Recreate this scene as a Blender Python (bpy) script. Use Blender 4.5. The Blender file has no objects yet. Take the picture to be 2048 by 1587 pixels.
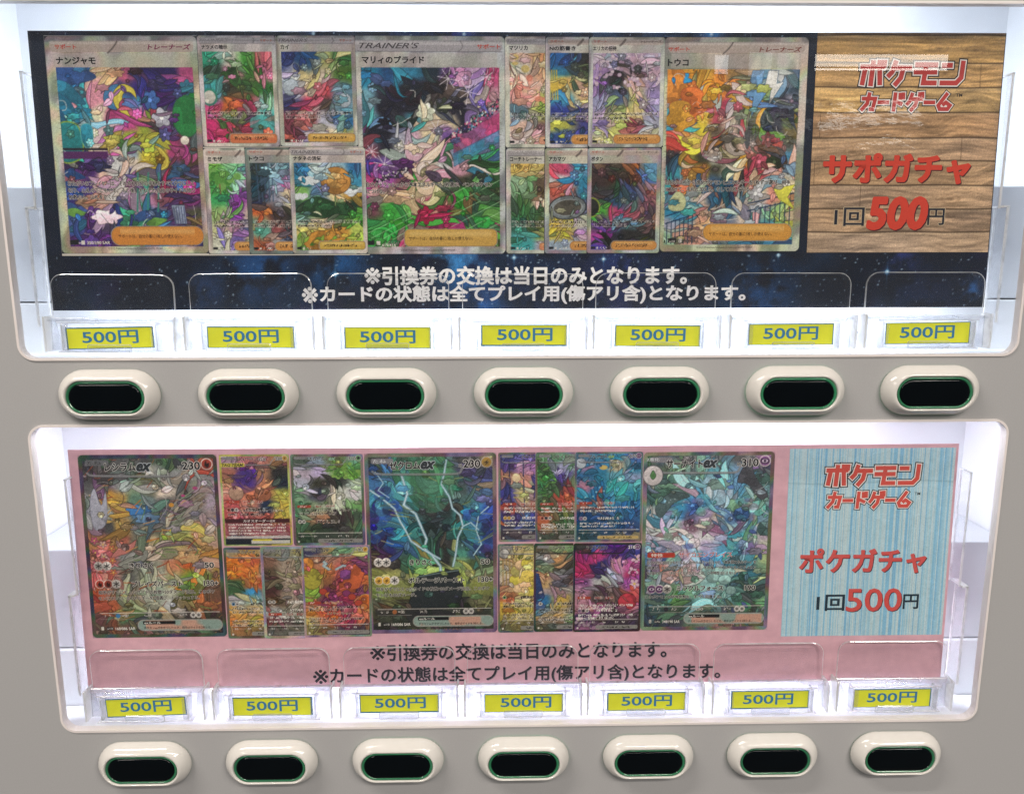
import bpy, math, random
import numpy as np
from mathutils import Vector, Matrix, Euler

MM = 0.001
SC = bpy.context.scene
COL = SC.collection
R = math.radians

# ------------------------------------------------------------------ camera
def rotv(v, ax, a):
    return Matrix.Rotation(a, 3, ax) @ v
def camera():
    yaw, pitch, roll = -0.01794, -0.17694, 0.00264
    yaw, pitch = -0.01794, -0.17694
    fwd, right, up = Vector((0, 1, 0)), Vector((1, 0, 0)), Vector((0, 0, 1))
    z = Vector((0, 0, 1))
    fwd, right, up = rotv(fwd, z, yaw), rotv(right, z, yaw), rotv(up, z, yaw)
    fwd, up = rotv(fwd, right, pitch), rotv(up, right, pitch)
    right, up = rotv(right, fwd, roll), rotv(up, fwd, roll)
    m = Matrix((right, up, -fwd)).transposed().to_4x4()
    m.translation = Vector((-0.01475, -0.44548, 0.08))
    cd = bpy.data.cameras.new("camera")
    cd.sensor_width = 36.0
    cd.lens = 1540.0 / 2048.0 * 36.0
    cd.clip_start = 0.01
    cd.clip_end = 50
    o = bpy.data.objects.new("camera", cd)
    o.matrix_world = m
    COL.objects.link(o)
    SC.camera = o
camera()

# ------------------------------------------------------------------ world, room lamps, exposure
w = bpy.data.worlds.new("World")
SC.world = w
w.use_nodes = True
w.node_tree.nodes["Background"].inputs[0].default_value = (1.0, 0.96, 0.93, 1)
w.node_tree.nodes["Background"].inputs[1].default_value = 0.13
SC.view_settings.view_transform = 'Standard'
SC.view_settings.look = 'None'
SC.view_settings.exposure = 0.0
SC.view_settings.gamma = 1.0
SC.cycles.max_bounces = 14
SC.cycles.transparent_max_bounces = 24
SC.cycles.diffuse_bounces = 5
SC.cycles.glossy_bounces = 4
SC.cycles.caustics_reflective = False
SC.cycles.caustics_refractive = False
SC.cycles.sample_clamp_indirect = 4.0
SC.cycles.denoising_prefilter = 'NONE'

def area(name, loc, target, sx, sy, power, col=(1, 1, 1), parent=None):
    l = bpy.data.lights.new(name, 'AREA')
    l.shape = 'RECTANGLE'
    l.size, l.size_y = sx, sy
    l.energy = power
    l.color = col
    o = bpy.data.objects.new(name, l)
    o.location = loc
    d = Vector(target) - Vector(loc)
    o.rotation_euler = d.to_track_quat('-Z', 'Y').to_euler()
    COL.objects.link(o)
    if parent: o.parent = parent
    return o
WARM = (1.0, 0.93, 0.84)
# fluorescent fittings on the shop ceiling, 1.35 m above the picture centre
CEIL = [(-1.1, -.75, 1.25, 0.05, 5), (0.45, -1.7, 1.25, 0.05, 6), (1.5, -2.2, 0.05, 1.25, 6), (1.75, -2.2, 0.05, 1.25, 6),
        (-1.7, -2.4, 0.05, 1.25, 6)]
for x, y, sx, sy, p in CEIL:
    l = area("ceiling_tube_light", (x, y, 1.4), (x, y + 0.0001, 0), sx, sy, p * 5.7, WARM)
# one far fitting, whose mirror image lies on the glossy upper poster
# one far twin-tube fitting, whose mirror image lies on the glossy upper poster
for dz, hh, pw in ((0.0, .085, 2.2), (-.062, .014, .5)):
    l = area("far_tube_light", (2.86, -5.6, 1.53 + dz), (2.86, 0, 1.53 + dz), 1.0, hh, pw, WARM)
    l.rotation_euler = (R(88), 0, 0)
# daylight through three small panes at the far end of the shop
for x, z, a, b in ((1.66, 1.50, .10, .13), (1.95, 1.50, .17, .17), (2.16, 1.46, .16, .24)):
    l = area("shop_window_light", (x, -5.6, z), (x, 0, z), a, b, .18, (.9, .95, 1))
    l.rotation_euler = (R(88), 0, 0)

# ------------------------------------------------------------------ helpers
def srgb(h):
    if isinstance(h, str):
        h = h.lstrip('#')
        if len(h) == 3: v = [int(c, 16) * 17 / 255 for c in h]
        else: v = [int(h[i:i+2], 16) / 255 for i in (0, 2, 4)]
    else: v = h
    return np.array(v, dtype=float)
def lin(a):
    a = np.clip(np.asarray(a, dtype=float), 0, 1)
    return np.where(a <= 0.04045, a / 12.92, ((a + 0.055) / 1.055) ** 2.4)
def smooth(a, b, x):
    t = np.clip((x - a) / (b - a), 0, 1)
    return t * t * (3 - 2 * t)

def link(o, parent=None):
    COL.objects.link(o)
    if parent: o.parent = parent
    return o
def empty(name, loc=(0, 0, 0), parent=None):
    o = bpy.data.objects.new(name, None)
    o.location = loc
    o.empty_display_size = 0.01
    return link(o, parent)
def mesh_obj(name, verts, faces, mats, parent=None, midx=None, smooth_sh=False, loc=(0, 0, 0)):
    me = bpy.data.meshes.new(name)
    me.from_pydata([tuple(v) for v in verts], [], faces)
    for m in (mats if isinstance(mats, (list, tuple)) else [mats]): me.materials.append(m)
    if midx is not None: me.polygons.foreach_set('material_index', midx)
    if smooth_sh: me.polygons.foreach_set('use_smooth', [True] * len(me.polygons))
    me.update()
    o = bpy.data.objects.new(name, me)
    o.location = loc
    return link(o, parent)
def tag(o, label=None, cat=None, group=None, kind=None):
    if label: o['label'] = label
    if cat: o['category'] = cat
    if group: o['group'] = group
    if kind: o['kind'] = kind
    return o

class MB:
    """collects simple solids into one mesh"""
    def __init__(s): s.v, s.f, s.m = [], [], []
    def add(s, v, f, mi=0):
        n = len(s.v); s.v += [tuple(p) for p in v]
        s.f += [tuple(i + n for i in q) for q in f]
        s.m += (mi if isinstance(mi, list) else [mi] * len(f))
    def box(s, x0, x1, y0, y1, z0, z1, mi=0, b=0.0):
        """box with optional chamfer b (metres)"""
        if b <= 0:
            v = [(x, y, z) for x in (x0, x1) for y in (y0, y1) for z in (z0, z1)]
            f = [(0, 1, 3, 2), (4, 6, 7, 5), (0, 4, 5, 1), (2, 3, 7, 6), (0, 2, 6, 4), (1, 5, 7, 3)]
            s.add(v, f, mi)
        else:
            pts = [(x0 + b, z0), (x1 - b, z0), (x1, z0 + b), (x1, z1 - b), (x1 - b, z1), (x0 + b, z1), (x0, z1 - b), (x0, z0 + b)]
            s.prism(pts, y0, y1, mi, mi, mi, b * 0.8)
    def prism(s, pts, y0, y1, mf=0, me=0, mr=0, rim=0.0):
        """outline pts (x, z, counter-clockwise seen from the front, -Y) pushed back from y0 (front) to y1; rim = inset bevel ring at the front"""
        n = len(pts)
        if rim > 0:
            ins = inset(pts, rim)
            rb = min(rim * 0.6, (y1 - y0) * 0.45)
            rings = [[(x, y1, z) for x, z in pts], [(x, y0 + rb, z) for x, z in pts], [(x, y0, z) for x, z in ins]]
        else:
            rings = [[(x, y1, z) for x, z in pts], [(x, y0, z) for x, z in pts]]
        v = [p for r_ in rings for p in r_]
        f, m = [], []
        for k in range(len(rings) - 1):
            for i in range(n):
                j = (i + 1) % n
                f.append((k * n + i, k * n + j, (k + 1) * n + j, (k + 1) * n + i)); m.append(me if k == 0 else mr)
        L = (len(rings) - 1) * n
        f.append(tuple(L + i for i in range(n))); m.append(mf)
        f.append(tuple(reversed(range(n)))); m.append(mf)
        s.add(v, f, m)
    def build(s, name, mats, parent=None, loc=(0, 0, 0), sm=False):
        return mesh_obj(name, s.v, s.f, mats, parent, s.m, sm, loc)

def inset(pts, d):
    out = []
    n = len(pts)
    for i in range(n):
        p0, p1, p2 = Vector(pts[i - 1]), Vector(pts[i]), Vector(pts[(i + 1) % n])
        a, b = (p1 - p0).normalized(), (p2 - p1).normalized()
        na, nb = Vector((-a.y, a.x)), Vector((-b.y, b.x))
        t = na + nb
        t = t / max(t.length_squared, 1e-9) * 2
        out.append(tuple(p1 + t * d * 1.0))
    return out
def rrect(x0, z0, x1, z1, r, n=6, top_only=False):
    """rounded rectangle, counter-clockwise in x,z"""
    pts = []
    for cx, cz, a0, rr in ((x1 - r, z0 + r, -90, r), (x1 - r, z1 - r, 0, r), (x0 + r, z1 - r, 90, r), (x0 + r, z0 + r, 180, r)):
        if top_only and a0 in (-90, 180):
            pts.append((x1 if a0 == -90 else x0, z0)); continue
        for k in range(n + 1):
            a = R(a0 + 90 * k / n)
            pts.append((cx + rr * math.cos(a), cz + rr * math.sin(a)))
    return pts

# ------------------------------------------------------------------ materials
def new_mat(name):
    m = bpy.data.materials.new(name)
    m.use_nodes = True
    nt = m.node_tree
    for n in list(nt.nodes): nt.nodes.remove(n)
    out = nt.nodes.new('ShaderNodeOutputMaterial')
    return m, nt, out
def N(nt, t, **kw):
    n = nt.nodes.new(t)
    for k, v in kw.items():
        if k in n.inputs: n.inputs[k].default_value = v
        else: setattr(n, k, v)
    return n
def noise_col(nt, base, amt, scale, detail=4, stretch=(1, 1, 1)):
    """base colour modulated by object-space noise"""
    tc = N(nt, 'ShaderNodeTexCoord'); mp = N(nt, 'ShaderNodeMapping')
    mp.inputs['Scale'].default_value = stretch
    nt.links.new(tc.outputs['Object'], mp.inputs[0])
    nz = N(nt, 'ShaderNodeTexNoise', Scale=scale, Detail=detail)
    nt.links.new(mp.outputs[0], nz.inputs['Vector'])
    mr = N(nt, 'ShaderNodeMapRange')
    mr.inputs['From Min'].default_value = .3; mr.inputs['From Max'].default_value = .7
    mr.inputs['To Min'].default_value = 1 - amt; mr.inputs['To Max'].default_value = 1 + amt
    nt.links.new(nz.outputs[0], mr.inputs[0])
    vm = N(nt, 'ShaderNodeVectorMath', operation='SCALE')
    if isinstance(base, bpy.types.NodeSocket): nt.links.new(base, vm.inputs[0])
    else: vm.inputs[0].default_value = tuple(base)[:3]
    nt.links.new(mr.outputs[0], vm.inputs['Scale'])
    return vm.outputs[0], nz, mp
def plain(name, col, rough=.5, amt=.04, scale=60, bump=0.0, bscale=900, spec=.5, coat=0.0, stretch=(1, 1, 1), metallic=0.0, emis=None):
    m, nt, out = new_mat(name)
    c, nz, mp = noise_col(nt, lin(srgb(col)), amt, scale, stretch=stretch)
    p = N(nt, 'ShaderNodeBsdfPrincipled', Roughness=rough, Metallic=metallic)
    p.inputs['Specular IOR Level'].default_value = spec
    p.inputs['Coat Weight'].default_value = coat
    p.inputs['Coat Roughness'].default_value = .04
    nt.links.new(c, p.inputs['Base Color'])
    if bump > 0:
        n2 = N(nt, 'ShaderNodeTexNoise', Scale=bscale, Detail=3)
        tc = N(nt, 'ShaderNodeTexCoord'); nt.links.new(tc.outputs['Object'], n2.inputs['Vector'])
        b = N(nt, 'ShaderNodeBump', Strength=bump, Distance=.0002)
        nt.links.new(n2.outputs[0], b.inputs['Height']); nt.links.new(b.outputs[0], p.inputs['Normal'])
    if emis:
        p.inputs['Emission Color'].default_value = (*emis[:3], 1); p.inputs['Emission Strength'].default_value = emis[3]
    nt.links.new(p.outputs[0], out.inputs[0])
    return m
def clear(name, tint=(1, 1, 1), milk=.05, gloss=.06, rough=.03, milkcol=(.95, .96, 1.0), bump=0.0):
    """clear acrylic: transparent, with a mirror share that follows the view angle and a little milky scatter"""
    m, nt, out = new_mat(name)
    tr = N(nt, 'ShaderNodeBsdfTransparent'); tr.inputs[0].default_value = (*tint, 1)
    gl = N(nt, 'ShaderNodeBsdfGlossy', Roughness=rough)
    df = N(nt, 'ShaderNodeBsdfDiffuse'); df.inputs[0].default_value = (*milkcol, 1)
    tl = N(nt, 'ShaderNodeBsdfTranslucent'); tl.inputs[0].default_value = (*milkcol, 1)
    m1 = N(nt, 'ShaderNodeMixShader'); m1.inputs[0].default_value = .7
    nt.links.new(df.outputs[0], m1.inputs[1]); nt.links.new(tl.outputs[0], m1.inputs[2])
    m2 = N(nt, 'ShaderNodeMixShader')
    tc = N(nt, 'ShaderNodeTexCoord'); nz = N(nt, 'ShaderNodeTexNoise', Scale=70, Detail=5)
    nt.links.new(tc.outputs['Object'], nz.inputs['Vector'])
    mr = N(nt, 'ShaderNodeMapRange'); mr.inputs['To Min'].default_value = milk * .5; mr.inputs['To Max'].default_value = milk * 1.5
    mr.inputs['From Min'].default_value = .3; mr.inputs['From Max'].default_value = .7
    nt.links.new(nz.outputs[0], mr.inputs[0]); nt.links.new(mr.outputs[0], m2.inputs[0])
    nt.links.new(tr.outputs[0], m2.inputs[1]); nt.links.new(m1.outputs[0], m2.inputs[2])
    fr = N(nt, 'ShaderNodeLayerWeight'); fr.inputs[0].default_value = .5      # Schlick curve, the same from both sides
    pw = N(nt, 'ShaderNodeMath', operation='POWER'); pw.inputs[1].default_value = 5
    nt.links.new(fr.outputs['Facing'], pw.inputs[0])
    ml = N(nt, 'ShaderNodeMath', operation='MULTIPLY_ADD'); ml.inputs[1].default_value = .9; ml.inputs[2].default_value = gloss
    nt.links.new(pw.outputs[0], ml.inputs[0])
    m3 = N(nt, 'ShaderNodeMixShader')
    nt.links.new(ml.outputs[0], m3.inputs[0]); nt.links.new(m2.outputs[0], m3.inputs[1]); nt.links.new(gl.outputs[0], m3.inputs[2])
    nt.links.new(m3.outputs[0], out.inputs[0])
    return m
def film_bump(nt, strength=1.0):
    """ripples of the laminate, in the poster's own coordinates"""
    tc = N(nt, 'ShaderNodeTexCoord')
    n1 = N(nt, 'ShaderNodeTexNoise', Scale=26, Detail=1.5)
    mp = N(nt, 'ShaderNodeMapping'); mp.inputs['Scale'].default_value = (.7, 1, 1.6)
    nt.links.new(tc.outputs['Object'], mp.inputs[0]); nt.links.new(mp.outputs[0], n1.inputs['Vector'])
    n2 = N(nt, 'ShaderNodeTexNoise', Scale=240, Detail=2)
    mp2 = N(nt, 'ShaderNodeMapping'); mp2.inputs['Scale'].default_value = (.6, 1, 1.3)
    nt.links.new(tc.outputs['Object'], mp2.inputs[0]); nt.links.new(mp2.outputs[0], n2.inputs['Vector'])
    a = N(nt, 'ShaderNodeMath', operation='MULTIPLY'); a.inputs[1].default_value = .055
    nt.links.new(n2.outputs[0], a.inputs[0])
    s = N(nt, 'ShaderNodeMath', operation='ADD')
    nt.links.new(n1.outputs[0], s.inputs[0]); nt.links.new(a.outputs[0], s.inputs[1])
    b = N(nt, 'ShaderNodeBump', Strength=1.0, Distance=.0016 * strength)
    nt.links.new(s.outputs[0], b.inputs['Height'])
    return b.outputs[0]
def print_mat(name, col=None, amt=.03, scale=700, ripple=.40, coat=.8, rough=.55, basemix=None):
    m, nt, out = new_mat(name)
    if col is None:
        at = N(nt, 'ShaderNodeAttribute', attribute_name='print')
        src = at.outputs['Color']
    else: src = lin(srgb(col))
    c, nz, mp = noise_col(nt, src, amt, scale, 2)
    if basemix:
        c, _, _ = noise_col(nt, c, basemix[0], basemix[1], 5, basemix[2])
    p = N(nt, 'ShaderNodeBsdfPrincipled', Roughness=rough)
    p.inputs['Specular IOR Level'].default_value = .08
    p.inputs['Coat Weight'].default_value = coat
    p.inputs['Coat Roughness'].default_value = .03
    nt.links.new(c, p.inputs['Base Color'])
    nt.links.new(film_bump(nt, ripple), p.inputs['Coat Normal'])
    nt.links.new(p.outputs[0], out.inputs[0])
    return m
INK = {}
def ink(c, lower=False):
    k = (c, lower)
    if k not in INK: INK[k] = print_mat('ink_' + ('matt' if lower else 'gloss'), c, ripple=(.12 if lower else .40), coat=(.25 if lower else .8))
    return INK[k]

M_PANEL = plain('painted_steel_panel', 'a4a3a4', rough=.42, amt=.05, scale=1500, bump=.35, bscale=2600, spec=.4)
M_RIM = plain('window_rim_plastic', 'dcd4d2', rough=.35, amt=.03)
M_BEZEL = plain('cream_button_plastic', 'd3cfca', rough=.09, amt=.02, scale=200, bump=.05, bscale=500, spec=.5)
M_LENS = plain('smoked_black_lens', '04080c', rough=.05, amt=.1, spec=.18)
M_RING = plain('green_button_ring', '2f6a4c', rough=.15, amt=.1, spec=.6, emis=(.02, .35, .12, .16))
M_SPILL = plain('button_spill_glow', '46504a', rough=.5, emis=(.02, .5, .18, .10))  # added glow that throws green spill onto the panel around a button
M_CASE = plain('white_case_enamel', 'e4e6ea', rough=.45, amt=.02, scale=30)
M_CASE2 = plain('grey_white_shelf_enamel', 'd4d7dd', rough=.4, amt=.03, scale=30)
M_FLOOR = plain('case_floor_plastic', 'dcdee4', rough=.3, amt=.02, scale=30)
M_GAP = plain('dark_seam', '2c2a2c', rough=.7)
M_PANE = clear('window_glazing', (.985, .99, .99), milk=.006, gloss=.03, rough=.0)
M_CLEAR = clear('clear_acrylic', (.97, .975, .985), milk=.07, gloss=.07, rough=.04)
M_CLEAR2 = clear('clear_tab_acrylic', (.985, .985, .99), milk=.004, gloss=.03, rough=.03)
M_MILK = clear('frosted_acrylic', (.93, .94, .96), milk=.42, gloss=.07, rough=.12)
M_EDGE = clear('acrylic_cut_edge', (.95, .95, .97), milk=.88, gloss=.10, rough=.12, milkcol=(1, 1, 1))
M_EDGE2 = clear('acrylic_soft_edge', (.95, .95, .97), milk=.40, gloss=.10, rough=.12, milkcol=(1, 1, 1))
M_TAG = None

# ------------------------------------------------------------------ lettering
TCACHE = {}
def text_geo(s, bold=0.0, shear=0.0):
    k = (s, bold, shear)
    if k in TCACHE: return TCACHE[k]
    c = bpy.data.curves.new('txt', 'FONT')
    c.body = s
    c.offset = bold
    c.shear = shear
    c.resolution_u = 3
    c.fill_mode = 'FRONT'
    o = bpy.data.objects.new('txt', c)
    COL.objects.link(o)
    bpy.context.view_layer.update()
    me = bpy.data.meshes.new_from_object(o.evaluated_get(bpy.context.evaluated_depsgraph_get()))
    v = np.zeros(len(me.vertices) * 3); me.vertices.foreach_get('co', v); v = v.reshape(-1, 3)[:, :2]
    f = [tuple(p.vertices) for p in me.polygons]
    bpy.data.objects.remove(o); bpy.data.curves.remove(c); bpy.data.meshes.remove(me)
    ref = TCACHE[(s, 0.0, shear)] if (bold and (s, 0.0, shear) in TCACHE) else None
    lo, hi = v.min(0), v.max(0)
    TCACHE[k] = (v, f, lo, hi)
    return TCACHE[k]
def wave(x, z, A):
    """shallow curl of a poster sheet"""
    return A * (np.sin(x * 21 + .6) * .5 + np.sin(x * 47 + z * 30 + 2) * .22 + np.sin(z * 33 + x * 9) * .25)
class Letters:
    """gathers lettering of one surface; box in mm (u right, v down) ; y in mm, negative = towards the viewer"""
    def __init__(s, org=(0, 0), lower=False, A=0.0): s.v, s.f, s.m, s.mats, s.org, s.lower, s.A = [], [], [], [], org, lower, A
    def mat(s, c):
        m = ink(c, s.lower)
        if m not in s.mats: s.mats.append(m)
        return s.mats.index(m)
    def geo(s, v2, f, y, col):
        n = len(s.v)
        for x, z in v2:
            s.v.append((x * MM, y * MM, -z * MM))
        s.f += [tuple(i + n for i in q) for q in f]
        s.m += [s.mat(col)] * len(f)
    def text(s, t, box, col, bold=0.0, y=-.1, halo=None, hb=.06, shear=0.0, shadow=None, sh=(.35, .35), keep=False):
        x0, y0, x1, y1 = box
        x0 += s.org[0]; x1 += s.org[0]; y0 += s.org[1]; y1 += s.org[1]
        v, f, lo, hi = text_geo(t, 0.0, shear)
        sx, sz = (x1 - x0) / (hi[0] - lo[0]), (y1 - y0) / (hi[1] - lo[1])
        def put(b, yy, c, dx=0, dz=0):
            b0 = min(b, .012)
            v, f, _, _ = text_geo(t, b0, shear)
            o = np.stack([x0 + (v[:, 0] - lo[0]) * sx + dx, y1 - (v[:, 1] - lo[1]) * sz + dz], 1)
            s.geo(o, f, yy, c)
            if b > .02:
                r_ = (b - b0)
                k_ = 8 if b > .03 else 6
                for q in range(k_):
                    a = (q + .5) * 2 * math.pi / k_
                    s.geo(o + np.array([math.cos(a) * r_ * sx, math.sin(a) * r_ * sz]), f, yy + .0022 * (q + 1), c)
        if shadow: put(bold, y + .03, shadow, *sh)
        if halo: put(bold + hb, y + .03, halo)
        put(bold, y, col)
    def poly(s, pts, y, col):
        s.geo(pts, [tuple(range(len(pts)))], y, col)
    def stroke(s, pts, wd, y, col):
        """mitred polyline of width wd (mm), square ends"""
        P = [np.array(p, float) for p in pts]
        n = len(P)
        Lr = [[], []]
        for i in range(n):
            a = P[i] - P[i - 1] if i > 0 else P[1] - P[0]
            b = P[i + 1] - P[i] if i < n - 1 else P[i] - P[i - 1]
            a = a / np.linalg.norm(a); b = b / np.linalg.norm(b)
            na, nb = np.array([-a[1], a[0]]), np.array([-b[1], b[0]])
            t = na + nb; t = t / max(t @ t, .35) * 2
            p = P[i].copy()
            if i == 0: p = p - a * wd / 2
            if i == n - 1: p = p + b * wd / 2
            Lr[0].append(p + t * wd / 2); Lr[1].append(p - t * wd / 2)
        v = Lr[0] + Lr[1]
        f = [(i, i + 1, n + i + 1, n + i) for i in range(n - 1)]
        s.geo(v, f, y, col)
    def build(s, name, parent):
        if not s.v: return None
        v = np.array(s.v)
        if s.A: v[:, 1] += wave(v[:, 0], v[:, 2], s.A)
        return mesh_obj(name, v, s.f, s.mats, parent, s.m)

# ------------------------------------------------------------------ print rasters (vertex colours on a fine grid)
def RNG(s): return np.random.RandomState(int(abs(s)) % 2**31)
def vnoise(X, Y, f, seed):
    rs = RNG(seed)
    T = rs.rand(64, 64)
    x, y = X * f + 7.3, Y * f + 3.1
    xi, yi = np.floor(x).astype(int), np.floor(y).astype(int)
    fx, fy = x - xi, y - yi
    fx, fy = fx * fx * (3 - 2 * fx), fy * fy * (3 - 2 * fy)
    g = lambda a, b: T[(yi + b) % 64, (xi + a) % 64]
    return (g(0, 0) * (1 - fx) + g(1, 0) * fx) * (1 - fy) + (g(0, 1) * (1 - fx) + g(1, 1) * fx) * fy
def fbm(X, Y, f, seed, o=3):
    r, a, t = 0, 1, 0
    for k in range(o):
        r = r + vnoise(X, Y, f * 2 ** k, seed + k * 17) * a; t += a; a *= .5
    return r / t
def parse(g):
    rows = [r_.split() for r_ in g.replace('|', '\n').strip().split('\n')]
    return np.array([[srgb(c) for c in r_] for r_ in rows])
def gsample(G, U, V):
    h, w_, _ = G.shape
    x, y = np.clip(U * w_ - .5, 0, w_ - 1), np.clip(V * h - .5, 0, h - 1)
    xi, yi = np.minimum(x.astype(int), w_ - 2), np.minimum(y.astype(int), h - 2)
    fx, fy = (x - xi)[..., None], (y - yi)[..., None]
    fx, fy = smooth(.15, .85, fx), smooth(.15, .85, fy)
    return (G[yi, xi] * (1 - fx) + G[yi, xi + 1] * fx) * (1 - fy) + (G[yi + 1, xi] * (1 - fx) + G[yi + 1, xi + 1] * fx) * fy

class Canvas:
    def __init__(s, w_mm, h_mm, dens=2.4, base='888'):
        s.w, s.h = w_mm, h_mm
        s.nx, s.ny = max(2, int(round(w_mm * dens)) + 1), max(2, int(round(h_mm * dens)) + 1)
        s.px = w_mm / (s.nx - 1)
        s.X, s.Y = np.meshgrid(np.linspace(0, w_mm, s.nx), np.linspace(0, h_mm, s.ny))
        s.a = np.zeros((s.ny, s.nx, 3)) + srgb(base)
        s.clip = np.ones((s.ny, s.nx))
    def shade(s):
        if not hasattr(s, '_sh') or s._sh.shape != s.X.shape:
            n = fbm(s.X, s.Y, .11, int(s.w * 31 + s.h * 7), 3)
            s._sh = 1.06 - .20 * smooth(.50, .53, n) + (fbm(s.X, s.Y, .8, int(s.h * 5), 2) - .5) * .22
        return s._sh
    def mix(s, mask, col):
        m = (np.clip(mask, 0, 1) * s.clip)[..., None]
        c = srgb(col)
        s.a = s.a * (1 - m) + c * m
    def rect(s, x0, y0, x1, y1, col, r=0.0, al=1.0, clip=False):
        cx, cy, hx, hy = (x0 + x1) / 2, (y0 + y1) / 2, (x1 - x0) / 2 - r, (y1 - y0) / 2 - r
        qx, qy = np.abs(s.X - cx) - hx, np.abs(s.Y - cy) - hy
        d = np.hypot(np.maximum(qx, 0), np.maximum(qy, 0)) + np.minimum(np.maximum(qx, qy), 0) - r
        m = np.clip(.5 - d / s.px, 0, 1) * al
        if clip: s.clip = m; return
        s.mix(m, col)
        return d
    def ell(s, cx, cy, rx, ry, col, rot=0, inkc=None, iw=.35, soft=0, al=1):
        c, n = math.cos(rot), math.sin(rot)
        x, y = s.X - cx, s.Y - cy
        u, v = (x * c + y * n) / rx, (-x * n + y * c) / ry
        d = (np.hypot(u, v) - 1) * min(rx, ry)
        if inkc is not None: s.mix(np.clip(.5 - (d - iw) / s.px, 0, 1) * .85, inkc)
        q = srgb(col) * s.shade()[..., None] * (1.08 - .16 * (v + 1) / 2)[..., None] if min(rx, ry) > 2.2 else col
        s.mix(np.clip(.5 - d / max(s.px, soft), 0, 1) * al, q if isinstance(q, str) else np.clip(q, 0, 1))
    def shape(s, pts, col, inkc='222', iw=.3, curve=True, al=1, closed=True, grad=True):
        P = np.array(pts, float)
        if curve: P = catmull(P, closed)
        x0, y0 = P.min(0) - 1.5; x1, y1 = P.max(0) + 1.5
        ix = slice(max(0, int(x0 / s.px)), min(s.nx, int(x1 / s.px) + 2)); py = s.h / (s.ny - 1)
        iy = slice(max(0, int(y0 / py)), min(s.ny, int(y1 / py) + 2))
        X, Y = s.X[iy, ix], s.Y[iy, ix]
        if X.size == 0: return
        D = np.full(X.shape, 1e9); inside = np.zeros(X.shape, bool)
        n = len(P)
        for i in range(n if closed else n - 1):
            a, b = P[i], P[(i + 1) % n]
            e = b - a; L = e @ e
            if L < 1e-9: continue
            t = np.clip(((X - a[0]) * e[0] + (Y - a[1]) * e[1]) / L, 0, 1)
            D = np.minimum(D, np.hypot(X - a[0] - t * e[0], Y - a[1] - t * e[1]))
            if closed and (a[1] != b[1]):
                c = ((a[1] > Y) != (b[1] > Y)) & (X < (b[0] - a[0]) * (Y - a[1]) / (b[1] - a[1]) + a[0])
                inside ^= c
        cl = s.clip[iy, ix][..., None]
        sub = s.a[iy, ix]
        if closed:
            d = np.where(inside, -D, D)
            m = (np.clip(.5 - d / s.px, 0, 1) * al)[..., None] * cl
            fc = srgb(col)
            if grad and P[:, 0].max() - P[:, 0].min() > 3: fc = np.clip(fc * s.shade()[iy, ix][..., None] * (1.10 - .2 * np.clip((Y - y0) / (y1 - y0), 0, 1))[..., None], 0, 1)
            sub = sub * (1 - m) + fc * m
        if inkc is not None:
            k = (np.clip(.5 - (D - iw / 2) / s.px, 0, 1) * .85)[..., None] * cl
            sub = sub * (1 - k) + srgb(inkc) * k
        s.a[iy, ix] = sub
    def line(s, pts, wd, col, curve=True, al=1):
        s.shape(pts, col, inkc=col, iw=wd, curve=curve, closed=False)
    def facets(s, G, x0, y0, x1, y1, seed, n, inkk=.7, warp=3.0, soft=.25, jit=.05, aniso=(1, 1)):
        """illustration-like ground: warped cells whose colours follow the coarse grid G, with ink between unlike cells"""
        rs = RNG(seed)
        fr = 1 / 14
        wx = (fbm(s.X, s.Y, fr * 1.5, seed + 1) - .5) * warp * 2.2 + (fbm(s.X, s.Y, .35, seed + 5, 2) - .5) * warp * .16
        wy = (fbm(s.X, s.Y, fr * 1.5, seed + 2) - .5) * warp * 2.2 + (fbm(s.X, s.Y, .35, seed + 6, 2) - .5) * warp * .16
        X, Y = s.X + wx, s.Y + wy
        w_, h_ = x1 - x0, y1 - y0
        U, V = np.clip((X - x0) / w_, 0, 1), np.clip((Y - y0) / h_, 0, 1)
        base = gsample(G, U, V)
        px_, py_ = rs.rand(n) * w_ + x0, rs.rand(n) * h_ + y0
        cc = gsample(G, ((px_ - x0) / w_)[:, None], ((py_ - y0) / h_)[:, None])[:, 0]
        cc = np.clip(cc * (1 + rs.randn(n, 1) * jit * 1.3) + rs.randn(n, 3) * jit * .28, 0, 1)
        d1 = np.full(X.shape, 1e9); d2 = d1.copy(); id1 = np.zeros(X.shape, int); id2 = id1.copy()
        th = rs.rand(n) * math.pi; st = 1 + rs.rand(n) * 1.3
        for i in range(n):
            dx, dy = (X - px_[i]) * aniso[0], (Y - py_[i]) * aniso[1]
            c, q = math.cos(th[i]), math.sin(th[i])
            d = np.hypot((dx * c + dy * q) / st[i] ** .5, (-dx * q + dy * c) * st[i] ** .5)
            m = d < d1; m2 = (~m) & (d < d2)
            d2 = np.where(m, d1, np.where(m2, d, d2)); id2 = np.where(m, id1, np.where(m2, i, id2))
            d1 = np.where(m, d, d1); id1 = np.where(m, i, id1)
        cell = cc[id1]
        sh = 1 + (fbm(s.X, s.Y, .9, seed + 9, 2) - .5) * .28
        colr = cell * (1 - soft) + base * soft
        colr = colr * sh[..., None]
        colr = colr * (1.09 - .20 * smooth(0, 3.2, d1))[..., None]
        # brush-like streaks
        st_ = fbm(X * .5 + Y * .3, Y * 2.0 - X * .8, .8, seed + 11, 2)
        colr = colr * (1 + (st_[..., None] - .5) * .22)
        diff = np.abs(cc[id1] - cc[id2]).sum(-1)
        e = np.clip(1 - (d2 - d1) / (.42 + .5 * vnoise(s.X, s.Y, .3, seed + 3)), 0, 1) * smooth(.22, .55, diff)
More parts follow.
